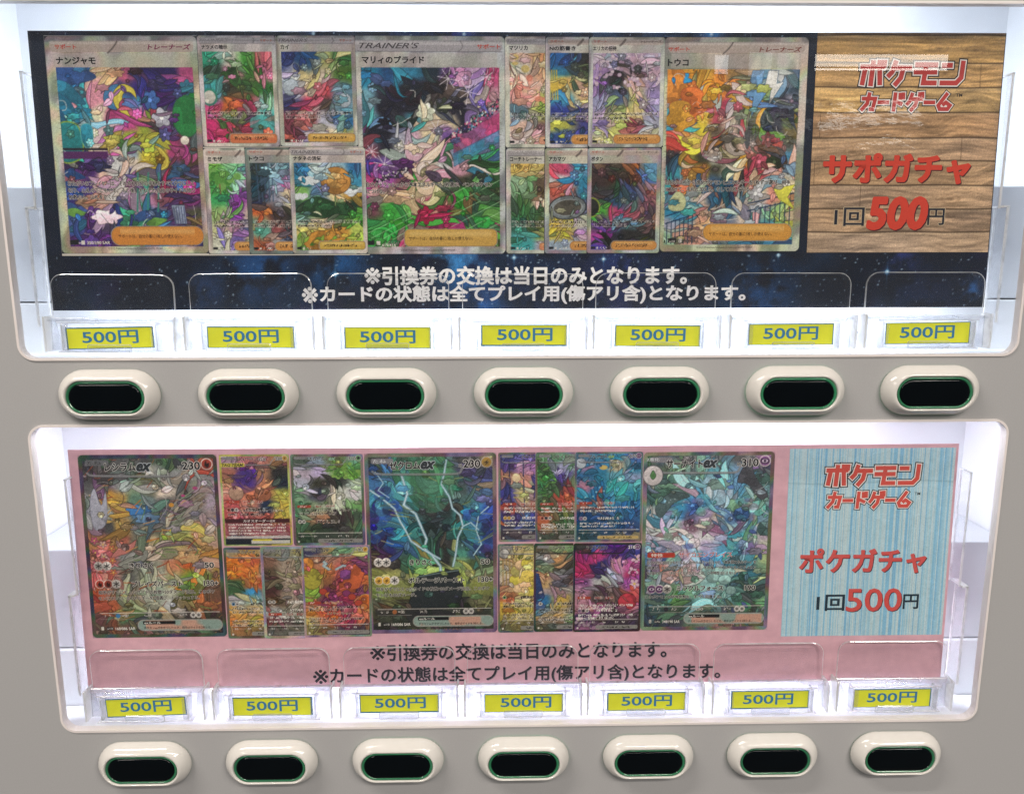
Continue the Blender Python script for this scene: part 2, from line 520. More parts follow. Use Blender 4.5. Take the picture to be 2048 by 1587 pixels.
        colr = colr * (1 - inkk * e)[..., None]
        m = ((s.X >= x0) & (s.X <= x1) & (s.Y >= y0) & (s.Y <= y1)) * 1.0
        s.mix(m, np.clip(colr, 0, 1))
    def wash(s, G, x0, y0, x1, y1, seed):
        """soft ground that follows the coarse colour layout G"""
        wx = (fbm(s.X, s.Y, .08, seed + 1) - .5) * 9; wy = (fbm(s.X, s.Y, .08, seed + 2) - .5) * 9
        U, V = np.clip((s.X + wx - x0) / (x1 - x0), 0, 1), np.clip((s.Y + wy - y0) / (y1 - y0), 0, 1)
        b = gsample(G, U, V) * (1 + (fbm(s.X * .6 + s.Y * .5, s.Y - s.X * .6, .9, seed + 3, 3)[..., None] - .5) * .35)
        s.mix(((s.X >= x0) & (s.X <= x1) & (s.Y >= y0) & (s.Y <= y1)) * 1.0, np.clip(b, 0, 1))
    def pick(s, G, x, y, reg, rs, j=.05):
        c = gsample(G, np.array([[(x - reg[0]) / (reg[2] - reg[0])]]), np.array([[(y - reg[1]) / (reg[3] - reg[1])]]))[0, 0]
        return np.clip(c * (1 + rs.randn() * j * 1.6) + rs.randn(3) * j * .4, 0, 1)
    def flow(s, x, y, seed, turn):
        n = float(fbm(np.array([[x]]), np.array([[y]]), .035, seed + 70, 2)[0, 0])
        return n * 9 + turn
    def bands(s, G, reg, seed, n, L0, W0, turn=0.0, inkk=.32):
        """tapering ribbons of colour that run along a smooth flow"""
        rs = RNG(seed + 7)
        for k in range(n):
            x = reg[0] + ((k * .7548776 + rs.rand() * .08) % 1) * (reg[2] - reg[0]); y = reg[1] + ((k * .5698403 + rs.rand() * .08) % 1) * (reg[3] - reg[1])
            col = s.pick(G, x, y, reg, rs, .07)
            Lk, Wk = L0 * (.6 + .7 * rs.rand()), W0 * (.55 + .8 * rs.rand()); P = []
            st = Lk / 6; px_, py_ = x, y; a = s.flow(px_, py_, seed, turn)
            px_ -= math.cos(a) * Lk * .5; py_ -= math.sin(a) * Lk * .5
            for q in range(7):
                P.append((px_, py_)); a = s.flow(px_, py_, seed, turn); px_ += math.cos(a) * st; py_ += math.sin(a) * st
            P = np.array(P); T = np.gradient(P, axis=0); T /= np.linalg.norm(T, axis=1)[:, None] + 1e-9
            Nn = np.stack([-T[:, 1], T[:, 0]], 1); wv = np.array([.05, .6, .95, 1, .85, .5, .04])[:, None] * Wk / 2
            s.shape(list(P + Nn * wv) + list((P - Nn * wv)[::-1]), col, col * inkk, .26, grad=False)
            s.line(list(P[1:6] + Nn[1:6] * wv[1:6] * .35), .22, np.clip(col * 1.35 + .08, 0, 1))
    def motifs(s, G, reg, seed, n, kinds, R0, inkk=.30):
        rs = RNG(seed + 13)
        for k in range(n):
            x = reg[0] + ((k * .7548776 + .3 + rs.rand() * .1) % 1) * (reg[2] - reg[0]); y = reg[1] + ((k * .5698403 + .1 + rs.rand() * .1) % 1) * (reg[3] - reg[1])
            col = s.pick(G, x, y, reg, rs, .09); r = R0 * (.5 + .8 * rs.rand()); kd = kinds[rs.randint(len(kinds))]; a0 = rs.rand() * 6.28
            ik = col * inkk; hi = np.clip(col * 1.3 + .12, 0, 1); th = np.linspace(0, 2 * math.pi, 25)[:-1]
            if kd == 'flower':
                m = 5 + rs.randint(2); rr = r * (.66 + .34 * np.abs(np.cos((th - a0) * m / 2)))
                s.shape(np.stack([x + np.cos(th) * rr, y + np.sin(th) * rr], 1), col, ik, .24)
                for q in range(m): s.line([(x, y), (x + math.cos(a0 + (q + .5) * 2 * math.pi / m) * r * .55, y + math.sin(a0 + (q + .5) * 2 * math.pi / m) * r * .55)], .16, ik, curve=False)
                s.ell(x, y, r * .2, r * .2, hi)
            elif kd == 'leaf':
                Q = np.array([(0, 0), (.3, .26), (.65, .22), (1, 0), (.65, -.22), (.3, -.26)]) * r * 2
                ca, sa = math.cos(a0), math.sin(a0); M_ = np.array([[ca, sa], [-sa, ca]])
                s.shape(Q @ M_ + (x, y), col, ik, .24); s.line([(x, y), (x + ca * r * 1.8, y + sa * r * 1.8)], .16, ik, curve=False)
                s.line([(x + ca * r * .5 - sa * r * .2, y + sa * r * .5 + ca * r * .2), (x + ca * r * 1.3 - sa * r * .2, y + sa * r * 1.3 + ca * r * .2)], .2, hi)
            elif kd == 'cloud':
                rr = r * (1 + .16 * np.cos(th * 6 + a0)) ; s.shape(np.stack([x + np.cos(th) * rr * 1.5, y + np.sin(th) * rr * .75], 1), col, ik, .2)
                s.line([(x - r * .9, y - r * .1), (x - r * .3, y - r * .45), (x + r * .3, y - r * .3)], .22, hi)
            elif kd == 'flame':
                Q = np.array([(0, .9), (.45, .5), (.4, 0), (.7, -.5), (.15, -.25), (.05, -1), (-.3, -.3), (-.55, -.6), (-.45, .3)]) * r
                s.shape(Q + (x, y), col, ik, .22); s.shape(Q * .45 + (x, y + r * .25), hi, None)
            elif kd == 'gem':
                m = 5 + rs.randint(3); t2 = np.linspace(0, 2 * math.pi, m + 1)[:-1] + a0; Q = np.stack([x + np.cos(t2) * r, y + np.sin(t2) * r * .9], 1)
                s.shape(Q, col, ik, .24, curve=False)
                for q in range(m): s.line([(x + r * .15, y - r * .1), tuple(Q[q])], .15, ik, curve=False)
                s.shape([(x + r * .15, y - r * .1), tuple(Q[0]), tuple(Q[1])], hi, None, curve=False)
            elif kd == 'bubble':
                s.ell(x, y, r * .7, r * .7, col, inkc=ik, iw=.22); s.ell(x - r * .22, y - r * .25, r * .2, r * .14, hi)
            elif kd == 'spark':
                t2 = np.linspace(0, 2 * math.pi, 9)[:-1] + a0; rr = np.where(np.arange(8) % 2, r * .22, r)
                s.shape(np.stack([x + np.cos(t2) * rr, y + np.sin(t2) * rr], 1), hi, ik, .16, curve=False)
    def holo(s, seed, base='b9b4b0', amt=.12, rainbow=.06):
        n = fbm(s.X * 1.0, s.Y * .5 + s.X * .4, .12, seed, 2)
        b = smooth(.35, .65, n)
        c = srgb(base) * (1 + (b[..., None] - .5) * amt * 2)
        ph = fbm(s.X, s.Y, .07, seed + 3, 2) * 12
        rb = np.stack([np.sin(ph), np.sin(ph + 2.1), np.sin(ph + 4.2)], -1) * rainbow
        s.mix(np.ones(s.X.shape), np.clip(c + rb, 0, 1))
    def scrawl(s, x0, y0, x1, y1, col, seed, halo=None, dens=.55, fill=1.0, cell=None):
        """a row of print too small to read"""
        h = y1 - y0; cw = cell or h * .92
        n = int((x1 - x0) / cw)
        rs = RNG(seed)
        on = rs.rand(max(n, 1)) < .95
        ci = np.clip(((s.X - x0) / cw).astype(int), 0, max(n - 1, 0))
        inr = (s.X >= x0) & (s.X <= x0 + n * cw) & (s.Y >= y0) & (s.Y <= y1)
        if halo:
            hz = (s.X >= x0 - .3) & (s.X <= x0 + n * cw + .3) & (s.Y >= y0 - .3) & (s.Y <= y1 + .3)
            s.mix(hz * .55 * vnoise(s.X, s.Y, 1.1, seed + 2) * 1.5, halo)
        q = rs.rand(s.ny, s.nx)
        m = inr & on[ci] & (q < dens) & (((s.X - x0) / cw - ci) > .16)
        s.mix(m * fill, col)
    def grain(s, seed, amt=.035):
        rs = RNG(seed)
        s.a = np.clip(s.a * (1 + rs.randn(s.ny, s.nx, 1) * amt), 0, 1)
    def to_obj(s, name, mat, parent, x, v, y, A=0.0, gain=1.0, lift=0.0):
        """x, v: top left corner in mm; y: mm"""
        nx, ny = s.nx, s.ny
        co = np.empty((ny, nx, 3))
        co[..., 0] = (s.X + x) * MM; co[..., 2] = -(s.Y + v) * MM
        co[..., 1] = y * MM
        if A: co[..., 1] += wave(co[..., 0], co[..., 2], A)
        me = bpy.data.meshes.new(name)
        nv, nf = nx * ny, (nx - 1) * (ny - 1)
        i = np.arange(nv).reshape(ny, nx)
        q = np.stack([i[1:, :-1], i[1:, 1:], i[:-1, 1:], i[:-1, :-1]], -1).reshape(-1)
        me.vertices.add(nv); me.vertices.foreach_set('co', co.reshape(-1))
        me.loops.add(nf * 4); me.loops.foreach_set('vertex_index', q.astype(np.int32))
        me.polygons.add(nf); me.polygons.foreach_set('loop_start', np.arange(0, nf * 4, 4, dtype=np.int32))
        me.update(calc_edges=True)
        at = me.color_attributes.new('print', 'FLOAT_COLOR', 'POINT')
        c = np.ones((nv, 4), np.float32); c[:, :3] = lin(np.clip(s.a * (1 - lift) + lift, 0, 1)).reshape(-1, 3) * gain
        at.data.foreach_set('color', c.reshape(-1))
        me.materials.append(mat)
        o = bpy.data.objects.new(name, me)
        return link(o, parent)
def catmull(P, closed=True, k=6):
    n = len(P); out = []
    rng = range(n) if closed else range(n - 1)
    for i in rng:
        if closed: p0, p1, p2, p3 = P[i - 1], P[i], P[(i + 1) % n], P[(i + 2) % n]
        else: p0, p1, p2, p3 = P[max(i - 1, 0)], P[i], P[i + 1], P[min(i + 2, n - 1)]
        for j in range(k):
            t = j / k
            out.append(.5 * ((2 * p1) + (-p0 + p2) * t + (2 * p0 - 5 * p1 + 4 * p2 - p3) * t * t + (-p0 + 3 * p1 - 3 * p2 + p3) * t ** 3))
    if not closed: out.append(P[-1])
    return np.array(out)

# ------------------------------------------------------------------ printed cards
def fx(c, pts): return [(x * c.w, y * c.h) for x, y in pts]
PRINT = print_mat('printed_laminated_card', None, amt=.05, scale=1100)
PRINT_L = print_mat('printed_paper_card', None, amt=.05, scale=1100, ripple=.12, coat=.3)
RULE = "サポートは、自分の番に1枚しか使えない。"

def frame_support(c, seed, big, new=True, holo='b9b2ae', rb=.06, pill='d59347', name_band=None, corner='17202f', gx=False):
    """border, header and rule box of a supporter card; art comes between"""
    c.holo(seed, holo, .14, rb)
    return c
def hdr_support(c, seed, new, pill, holo='b8b0ab', pillbox=None, red=False):
    w_, h_ = c.w, c.h
    if new:
        c.rect(.03 * w_, .022 * h_, .975 * w_, .072 * h_, 'b9a89f', r=.02 * h_, al=.9)
        c.rect(.03 * w_, .022 * h_, .975 * w_, .036 * h_, 'cfc3bb', r=.007 * h_, al=.6)
        c.line(fx(c, [(.41, .075), (.435, .06), (.455, .045), (.475, .025)]), .02 * h_ if h_ < 80 else .9, '6e625f')
    else:
        c.rect(.02 * w_, .02 * h_, .985 * w_, .068 * h_, 'a9a3a6', r=.02 * h_)
        c.rect(.02 * w_, .02 * h_, .985 * w_, .04 * h_, 'c6c0c0', r=.01 * h_, al=.7)
        c.line(fx(c, [(.70, .068), (.72, .055), (.725, .04), (.71, .022)]), .45, '6f6a6e')
        c.line(fx(c, [(.03, .069), (.5, .070), (.98, .069)]), .4, '77727a', curve=False)
def pillbox(c, box, col, edge='8a6a3c', new=True):
    x0, y0, x1, y1 = box[0] * c.w, box[1] * c.h, box[2] * c.w, box[3] * c.h
    r = (y1 - y0) * (.48 if new else .30)
    c.rect(x0 - .5, y0 - .45, x1 + .5, y1 + .45, 'b3aca6', r=r + .4)
    c.rect(x0 - .2, y0 - .2, x1 + .2, y1 + .2, edge, r=r + .2)
    c.rect(x0, y0, x1, y1, col, r=r)
    m = np.exp(-((c.Y - (y0 + (y1 - y0) * .25)) / ((y1 - y0) * .18)) ** 2) * (c.X > x0 + r) * (c.X < x1 - r) * .35
    c.mix(m, 'f2d9a0')
def corners(c, col, r):
    a = c.a.copy(); k = c.clip
    c.rect(0, 0, c.w, c.h, col, r=r, clip=True)
    m = c.clip[..., None]; c.clip = k
    c.a = a * m + srgb(col) * (1 - m)

def bolt(c, pts, wd=.5, col='dfe8ee'):
    c.line(fx(c, pts), wd * 2.4, '7fb0c4', curve=False, al=.5)
    c.line(fx(c, pts), wd, col, curve=False)
def leafshape(c, x, y, L, a, wd, col, inkc='1f2a22'):
    ca, sa = math.cos(a), math.sin(a)
    P = [(0, 0), (.35, wd), (.7, wd * .7), (1, 0), (.7, -wd * .7), (.35, -wd)]
    c.shape([(x * c.w + (p * ca - q * sa) * L, y * c.h + (p * sa + q * ca) * L) for p, q in P], col, inkc, .22)
def flower(c, x, y, r, col, mid='e0c060', n=5):
    for k in range(n):
        a = k * 2 * math.pi / n + .3
        c.ell(x * c.w + math.cos(a) * r * .6, y * c.h + math.sin(a) * r * .6, r * .5, r * .32, col, rot=a, inkc='5a3a50', iw=.15)
    c.ell(x * c.w, y * c.h, r * .25, r * .25, mid)
def symbol(c, x, y, r, kind):
    """round cost symbol"""
    col = {'n': 'cfc9c4', 'f': 'a8402e', 'e': 'd2a544', 'p': '8d5a94', 'w': '3f7fae', 'd': '4a4048', 'g': '5f9a5a'}[kind]
    X, Y = x * c.w, y * c.h
    c.ell(X, Y, r * 1.18, r * 1.18, 'd8cfc8')
    c.ell(X, Y, r, r, col)
    if kind == 'n':
        for k in range(6):
            a = k * math.pi / 3 + .5
            c.line([(X, Y), (X + math.cos(a) * r * .72, Y + math.sin(a) * r * .72)], r * .22, '2a2626', curve=False)
    elif kind == 'f': c.shape([(X - r * .45, Y + r * .2), (X - r * .1, Y - r * .7), (X + r * .1, Y - r * .1), (X + r * .45, Y - r * .3), (X + r * .4, Y + r * .5), (X, Y + r * .7)], '2c1210', None)
    elif kind == 'e': c.shape([(X + r * .4, Y - r * .6), (X - r * .5, Y + r * .15), (X, Y + r * .1), (X - r * .35, Y + r * .7), (X + r * .5, Y - r * .1), (X, Y - r * .05)], '35230f', None, curve=False)
    elif kind == 'p': c.ell(X, Y, r * .62, r * .38, 'e3cfe2', inkc='2a1030', iw=r * .2); c.ell(X, Y, r * .26, r * .26, '2a1030')
    else: c.ell(X, Y, r * .5, r * .5, '241c28')
def creature_frame(c, seed, edge='6c6a70', tagcol='8c8a8c', rowtint='3c3c40', exbar=True, dark=.35, black=False):
    w_, h_ = c.w, c.h
    b = .030 * w_ if w_ > 60 else .035 * w_
    k = ((c.X < b) | (c.X > w_ - b) | (c.Y < b) | (c.Y > h_ - b)) * 1.0
    keep = c.a.copy()
    c.holo(seed, edge, .16, .07)
    c.a = c.a * k[..., None] + keep * (1 - k[..., None])
    c.rect(.05 * w_, .028 * h_, .22 * w_, .058 * h_, tagcol, r=.012 * h_)
    c.line(fx(c, [(.06, .098), (.12, .112), (.5, .115), (.70, .113), (.74, .085), (.80, .03)]), .012 * h_, '9b9a9c' if not black else '222')
    c.line(fx(c, [(.06, .106), (.12, .119), (.5, .122), (.70, .120)]), .25, '333')
    c.line(fx(c, [(.07, .862), (.5, .861), (.95, .860)]), .4, 'c9c2bb', curve=False)
    if dark:
        m = smooth(.855, .875, c.Y / h_) * dark * (c.X > b) * (c.X < w_ - b) * (c.Y < h_ - b)
        c.mix(m, rowtint)
    c.line(fx(c, [(.07, .862), (.5, .861), (.95, .860)]), .35, 'cfc8c2', curve=False)
    c.line(fx(c, [(.07, .895), (.33, .896)]), .25, 'b0a8a2', curve=False)
def exbox(c, x0=.34, x1=.97, y0=.90, y1=.963, warm=True):
    w_, h_ = c.w, c.h
    c.rect(x0 * w_, y0 * h_, x1 * w_, y1 * h_, 'a8a29c', r=(y1 - y0) * h_ * .48)
    c.rect(x0 * w_ + .5, y0 * h_ + .5, x1 * w_ - .5, y1 * h_ - .5, '8fa39a', r=(y1 - y0) * h_ * .42)
    n = fbm(c.X, c.Y, .10, int(w_ * 10), 2)
    m = smooth(.42, .6, n) * (c.X > (x0 + .06) * w_) * (c.X < (x1 - .02) * w_) * (c.Y > y0 * h_ + .8) * (c.Y < y1 * h_ - .8)
    c.mix(m * .75, 'd99a84')
    c.rect((x0 + .04) * w_, (y0 + .008) * h_, (x0 + .28) * w_, (y0 + .026) * h_, '17191c', r=.3)

def paint(c, G, reg, seed, big, kinds, turn, decor):
    if big:
        c.bands(G, reg, seed, 120, 24, 5.0, turn); c.motifs(G, reg, seed, 46, kinds, 4.6); c.bands(G, reg, seed + 3, 60, 14, 2.6, turn + .5)
        if decor: decor(c)
        c.motifs(G, reg, seed + 5, 60, kinds, 2.4)
    else:
        c.bands(G, reg, seed, 60, 12, 3.2, turn)
        if decor: decor(c)
        c.motifs(G, reg, seed, 34, kinds, 2.3); c.bands(G, reg, seed + 3, 16, 7, 1.2, turn + .5)
def make_card(poster, P, name, rect, grid, art, kind, seed, cells, order, texts=(), decor=None, label=None, lower=False, inkk=.7, warp=3.0, back='17202f', round_=1.0, extra=None, soft=.2, grain=.05, full_w=None, **kw):
    x0, v0, x1, v1 = rect
    W_, H_ = x1 - x0, v1 - v0
    FW = full_w or W_
    c = Canvas(FW, H_, 2.6)
    G = parse(grid)
    ax0, ay0, ax1, ay1 = art or (0, 0, 1, 1)
    big = FW > 60
    if kind in ('S', 'T'):
        c.holo(seed, kw.get('holo', 'b7b1ad'), .16, kw.get('rb', .05) * .45)
        # pale name band
        c.rect(.05 * FW, .075 * H_, .95 * FW, .14 * H_, kw.get('band', 'c3bbb2'), al=.55)
        reg = (ax0 * FW, ay0 * H_, ax1 * FW, ay1 * H_)
        c.wash(G, *reg, seed)
        c.rect(ax0 * FW, ay0 * H_, ax1 * FW, ay1 * H_, '000', clip=True)
        paint(c, G, reg, seed, big, kw.get('kinds', ('flower', 'leaf', 'cloud')), kw.get('turn', 0), decor)
        c.clip = np.ones_like(c.clip)
        hdr_support(c, seed, kind == 'S', None)
        pb = kw.get('pill')
        if pb: pillbox(c, pb, kw.get('pillcol', 'd59347'), new=(kind == 'S'))
        if big:
            for k in range(26):      # notched foil edge
                yy = (.2 + k * .027) * H_
                c.line([(ax1 * FW - .2, yy), (ax1 * FW + .9, yy)], .22, '6b6258', curve=False)
                c.line([(ax0 * FW - .9, yy), (ax0 * FW + .2, yy)], .22, '6b6258', curve=False)
        else:
            yb = .685
            for k in range(kw.get('rows', 2)):
                c.scrawl(.08 * FW, (yb + k * .037) * H_, (.92 if k == 0 else .55) * FW, (yb + .021 + k * .037) * H_, '26222a', seed + 40 + k, 'd8cfc8', .5)
            if pb: c.scrawl((pb[0] + .05) * FW, (pb[1] + .3 * (pb[3] - pb[1])) * H_, (pb[2] - .1) * FW, (pb[1] + .66 * (pb[3] - pb[1])) * H_, '3a2414', seed + 50, None, .5)
        c.rect(.06 * FW, .935 * H_, .12 * FW, .957 * H_, '22242a', r=.2)
        c.rect(.135 * FW, .938 * H_, .16 * FW, .957 * H_, 'd8d2cc', r=.2)
        c.scrawl(.18 * FW, .94 * H_, .30 * FW, .956 * H_, 'e3dcd4' if not big else '8a8480', seed + 60, None, .35)
    else:
        c.wash(G, 0, 0, FW, H_, seed)
        paint(c, G, (0, 0, FW, H_), seed, big, kw.get('kinds', ('leaf', 'cloud', 'gem')), kw.get('turn', 0), decor)
        creature_frame(c, seed, **kw.get('frame', {}))
        if extra: extra(c)
    corners(c, back, .045 * FW if FW < 60 else 3.2)
    c.grain(seed, grain)
    g_ = c.a.mean(-1, keepdims=True); c.a = np.clip(g_ + (c.a - g_) * .94, 0, 1); c.a = c.a ** 1.14 * .98 + .006
    # keep only the strip that the neighbouring print leaves in view
    if full_w and FW > W_ + .05:
        n = int(round(W_ / c.px)) + 1
        c.a = c.a[:, :n]; c.X = c.X[:, :n]; c.Y = c.Y[:, :n]; c.nx = n; c.w = (n - 1) * c.px
    y = -.26 - order * .05
    o = c.to_obj(name, PRINT_L if lower else PRINT, poster, x0, v0, y, A=P['A'])
    if label: o['label'] = label
    for t in texts:
        L = Letters((x0, v0), lower, P['A'])
        s, bx, colr = t[0], t[1], t[2]
        opt = t[3] if len(t) > 3 else {}
        if full_w and bx[2] * FW > W_ + .4: continue
        L.text(s, (bx[0] * FW, bx[1] * H_, bx[2] * FW, bx[3] * H_), colr, y=y - .06, **opt)
        L.build('lettering', o)
    return o

# ------------------------------------------------------------------ poster sheets
UP = dict(A=.0005); LOW = dict(A=.0006)
def poster_root(name, x, z, y, tilt, label, cat):
    e = empty(name, (x * MM, y * MM, z * MM))
    e.rotation_euler = (-R(tilt), 0, 0)
    tag(e, label, cat)
    return e
def sheet(parent, x0, v0, x1, v1, mat, A, name='paper_sheet', y=0.0, th=.2, nx=90, nz=26, edge=None):
    """a thin but real sheet following the curl"""
    xs = np.linspace(x0, x1, nx); zs = np.linspace(v0, v1, nz)
    v = []
    for yy in (y - th, y):
        for b in zs:
            for a in xs:
                v.append((a * MM, yy * MM + wave(a * MM, -b * MM, A), -b * MM))
    n = nx * nz; f = []
    for j in range(nz - 1):
        for i in range(nx - 1):
            k = j * nx + i
            f.append((k + nx, k + nx + 1, k + 1, k)); f.append((n + k, n + k + 1, n + k + nx + 1, n + k + nx))
    for i in range(nx - 1):
        f.append((i, i + 1, n + i + 1, n + i)); k = (nz - 1) * nx + i; f.append((k + 1, k, n + k, n + k + 1))
    for j in range(nz - 1):
        k = j * nx; f.append((k + nx, k, n + k, n + k + nx)); k = j * nx + nx - 1; f.append((k, k + nx, n + k + nx, n + k))
    o = mesh_obj(name, v, f, mat, parent, smooth_sh=False)
    return o

# night sky sheet (upper) ------------------------------------------------
upper = poster_root('card_poster', 0, 206.82, 21, 1.838,
    "laminated dark starry-sky poster printed with picture cards, in the upper lit window", "poster")
M_NAVY = print_mat('printed_night_sky', '101a2c', amt=.25, scale=40)
sheet(upper, -278.0, 0, 278.1, 156.1, M_NAVY, UP['A'])
def sky_strip(x0, v0, x1, v1, seed, flares, clouds, name):
    c = Canvas(x1 - x0, v1 - v0, 2.0, '0f1828')
    X, Y = c.X, c.Y
    n = fbm(X, Y, .03, seed, 4)
    c.mix(smooth(.45, .75, n) * .6, '1a3352')
    c.mix(smooth(.55, .8, fbm(X, Y, .05, seed + 3, 4)) * .5, '241f45')
    c.mix(smooth(.5, .75, fbm(X, Y, .04, seed + 8, 4)) * .5, '0a0f1a')
    for x, y, r, col, k in clouds:
        d = np.hypot(X - (x - x0), (Y - (y - v0)) * 1.2) / r
        q = np.exp(-d * d * 1.6) * smooth(.3, .65, fbm(X, Y, .12, seed + int(x), 4))
        c.mix(q * k, col)
    rs = RNG(seed)
    for k in range(int((x1 - x0) * (v1 - v0) / 46)):
        c.ell(rs.rand() * c.w, rs.rand() * c.h, .22 + rs.rand() ** 3 * .42, .22 + rs.rand() ** 3 * .4, 'a9c4dc', al=.35 + .6 * rs.rand())
    for x, y, r in flares:
        X0, Y0 = x - x0, y - v0
        d = np.hypot(X - X0, Y - Y0)
        c.mix(np.exp(-(d / (r * .38)) ** 2) * .8, '2c7fc4')
        c.mix(np.exp(-np.abs(X - X0) / .35) * np.exp(-np.abs(Y - Y0) / r) * .9, '58a8e0')
        c.mix(np.exp(-np.abs(Y - Y0) / .35) * np.exp(-np.abs(X - X0) / r * 1.3) * .9, '58a8e0')
        c.mix(np.exp(-(d / .9) ** 2), 'dff2ff')
    c.grain(seed, .08)
    return c.to_obj(name, PRINT, upper, x0, v0, -.23, UP['A'])
sky_strip(-277.9, 123.9, 277.9, 156.0, 3,
    [(-110.5, 135.5, 3.2), (217.8, 134.8, 3.4), (-5, 126, 2.4), (48, 127, 2.2), (152, 125, 1.6)],
    [(-190, 145, 16, '1d3f70', .8), (-155, 132, 26, '1f4d86', .9), (-38, 128, 22, '3d87c8', 1), (-28, 150, 20, '2a6fc0', 1), (60, 135, 30, '2a3a78', .9),
     (-110, 128, 25, '1f5590', .9), (140, 148, 30, '1b4a80', .8), (268, 145, 9, '3a7fd0', 1), (225, 127, 12, '2c3a80', .9), (0, 140, 60, '1a3058', .7), (240, 150, 30, '1c2c50', .7)],
    'starry_print')
sky_strip(-277.9, .1, 277.9, 2.9, 9, [(-118, 1.2, 1.2), (-33, 1.3, 1.3), (108, 1.0, 1.6)],
    [(-118, 1, 6, '3a8fe0', 1), (-33, 1, 9, '4a50d8', 1), (108, 1, 8, '3a8fe0', 1), (-60, 1, 60, '243a66', 1), (60, 1, 60, '2c4a70', 1)], 'starry_print')
# cream margin of the pasted card prints
sheet(upper, -269.2, 2.6, -90.0, 124.3, print_mat('cream_print_margin', 'c9c2b8'), UP['A'], 'print_margin', y=-.225, th=.01, nx=60, nz=14)

def d_u1(c):      # beach lounge colours
    for k, (x, y, L, a, wd) in enumerate([(.02, .16, 26, .1, .22), (.0, .20, 24, .55, .2), (.03, .25, 22, .9, .18), (.02, .3, 22, 1.25, .16)]):
        leafshape(c, x, y, L, a, wd, ['3a5f9c', '2f86a4', '2a7fa0', '2d6f98'][k], '24406a')
    c.shape(fx(c, [(.05, .40), (.17, .40), (.20, .50), (.16, .56), (.05, .56)]), '2f9aa0', '9ab23a', .8)
    c.shape(fx(c, [(.20, .40), (.26, .40), (.27, .46), (.245, .50), (.215, .50), (.19, .46)]), '2f8fa6', '6ab5b5', .4)
    c.rect(.04 * c.w, .505 * c.h, .36 * c.w, .515 * c.h, '2b2030')
    c.rect(.06 * c.w, .52 * c.h, .36 * c.w, .555 * c.h, '5c2a66')
    c.ell(.90 * c.w, .36 * c.h, 7.5, 11, '2f8f4c', inkc='2a6a44', iw=.5, al=.8)
    c.ell(.88 * c.w, .47 * c.h, 2.4, 2.4, 'd8d0c4')
    for x in (.55, .62, .69): c.line(fx(c, [(x, .62), (x - .02, .80)]), 1.0, '3a9080', curve=False)
    for k, (x, y, a) in enumerate([(.05, .62, .2), (.03, .76, .5), (.04, .80, .1), (.06, .66, .7), (.5, .84, -.4), (.58, .86, -.2)]): leafshape(c, x, y, 13, a, .2, ['2b5a9a', '35568a', '6a9a4a'][k % 3], '243a70')
    c.shape(fx(c, [(.76, .77), (.85, .77), (.86, .86), (.78, .86)]), '8f9ab0', '3a3a60', .3, curve=False)
    for k in range(5): c.line(fx(c, [(.775 + k * .017, .78), (.785 + k * .016, .855)]), .5, '4a5078', curve=False)
    inklines(c, 3, 20)
def inklines(c, seed, n, cols=('22242c', '22242c', 'd8d2cc'), y0=.15, y1=.95, L0=9):
    """loose pen strokes such as run through printed illustrations"""
    rs = RNG(seed + 500)
    for k in range(n):
        x, y = (.06 + rs.rand() * .86) * c.w, (y0 + rs.rand() * (y1 - y0)) * c.h
        a = rs.rand() * 6.28; P = [(x, y)]
        da = (rs.rand() - .5) * 1.6
        for q in range(3 + rs.randint(3)):
            st = L0 * (.15 + rs.rand() * .25); x += math.cos(a) * st; y += math.sin(a) * st; a += da + (rs.rand() - .5) * .5; P.append((x, y))
        c.line(P, .18 + rs.rand() * .28, cols[rs.randint(len(cols))])
def d_u2(c):      # stadium and pitch
    for k in range(7):
        c.line(fx(c, [(.08 + k * .02, .90 + k * .025), (.38, .80 + k * .025)]), .35, 'a8cfa0', curve=False)
        c.line(fx(c, [(.64, .72 + k * .05), (.97, .60 + k * .05)]), .35, 'a8cfa0', curve=False)
    c.shape(fx(c, [(.66, .46), (.97, .34), (.97, .42), (.66, .54)]), 'c04a80', '8a3a70', .3, curve=False, al=.7)
    c.shape(fx(c, [(.66, .53), (.97, .42), (.97, .47), (.66, .59)]), '4a94b8', '2f6a90', .3, curve=False, al=.7)
    rs = RNG(4)
    for k in range(190):
        t = rs.rand(); x = .64 + t * .32; y = .44 - t * .16 + rs.rand() * .05
        c.ell(x * c.w, y * c.h, .5, .6, ['e0d8d0', '2a2838', 'c84a7a', '30304a', '4a90b0'][k % 5])
    for k in range(90):
        t = rs.rand(); x = .12 + t * .24; y = .655 - t * .07 + rs.rand() * .03
        c.ell(x * c.w, y * c.h, .5, .6, ['d8d0d0', '2a2838', '3a2a40'][k % 3])
    for x, y, r in [(.63, .19, 6), (.76, .25, 7), (.20, .58, 6), (.35, .50, 5), (.88, .18, 4), (.12, .52, 4), (.55, .42, 5)]:
        for a in range(4):
            an = a * math.pi / 4 + .2; c.line([(x * c.w - math.cos(an) * r, y * c.h - math.sin(an) * r), (x * c.w + math.cos(an) * r, y * c.h + math.sin(an) * r)], .4, 'e6dce6', curve=False)
    inklines(c, 9, 20)
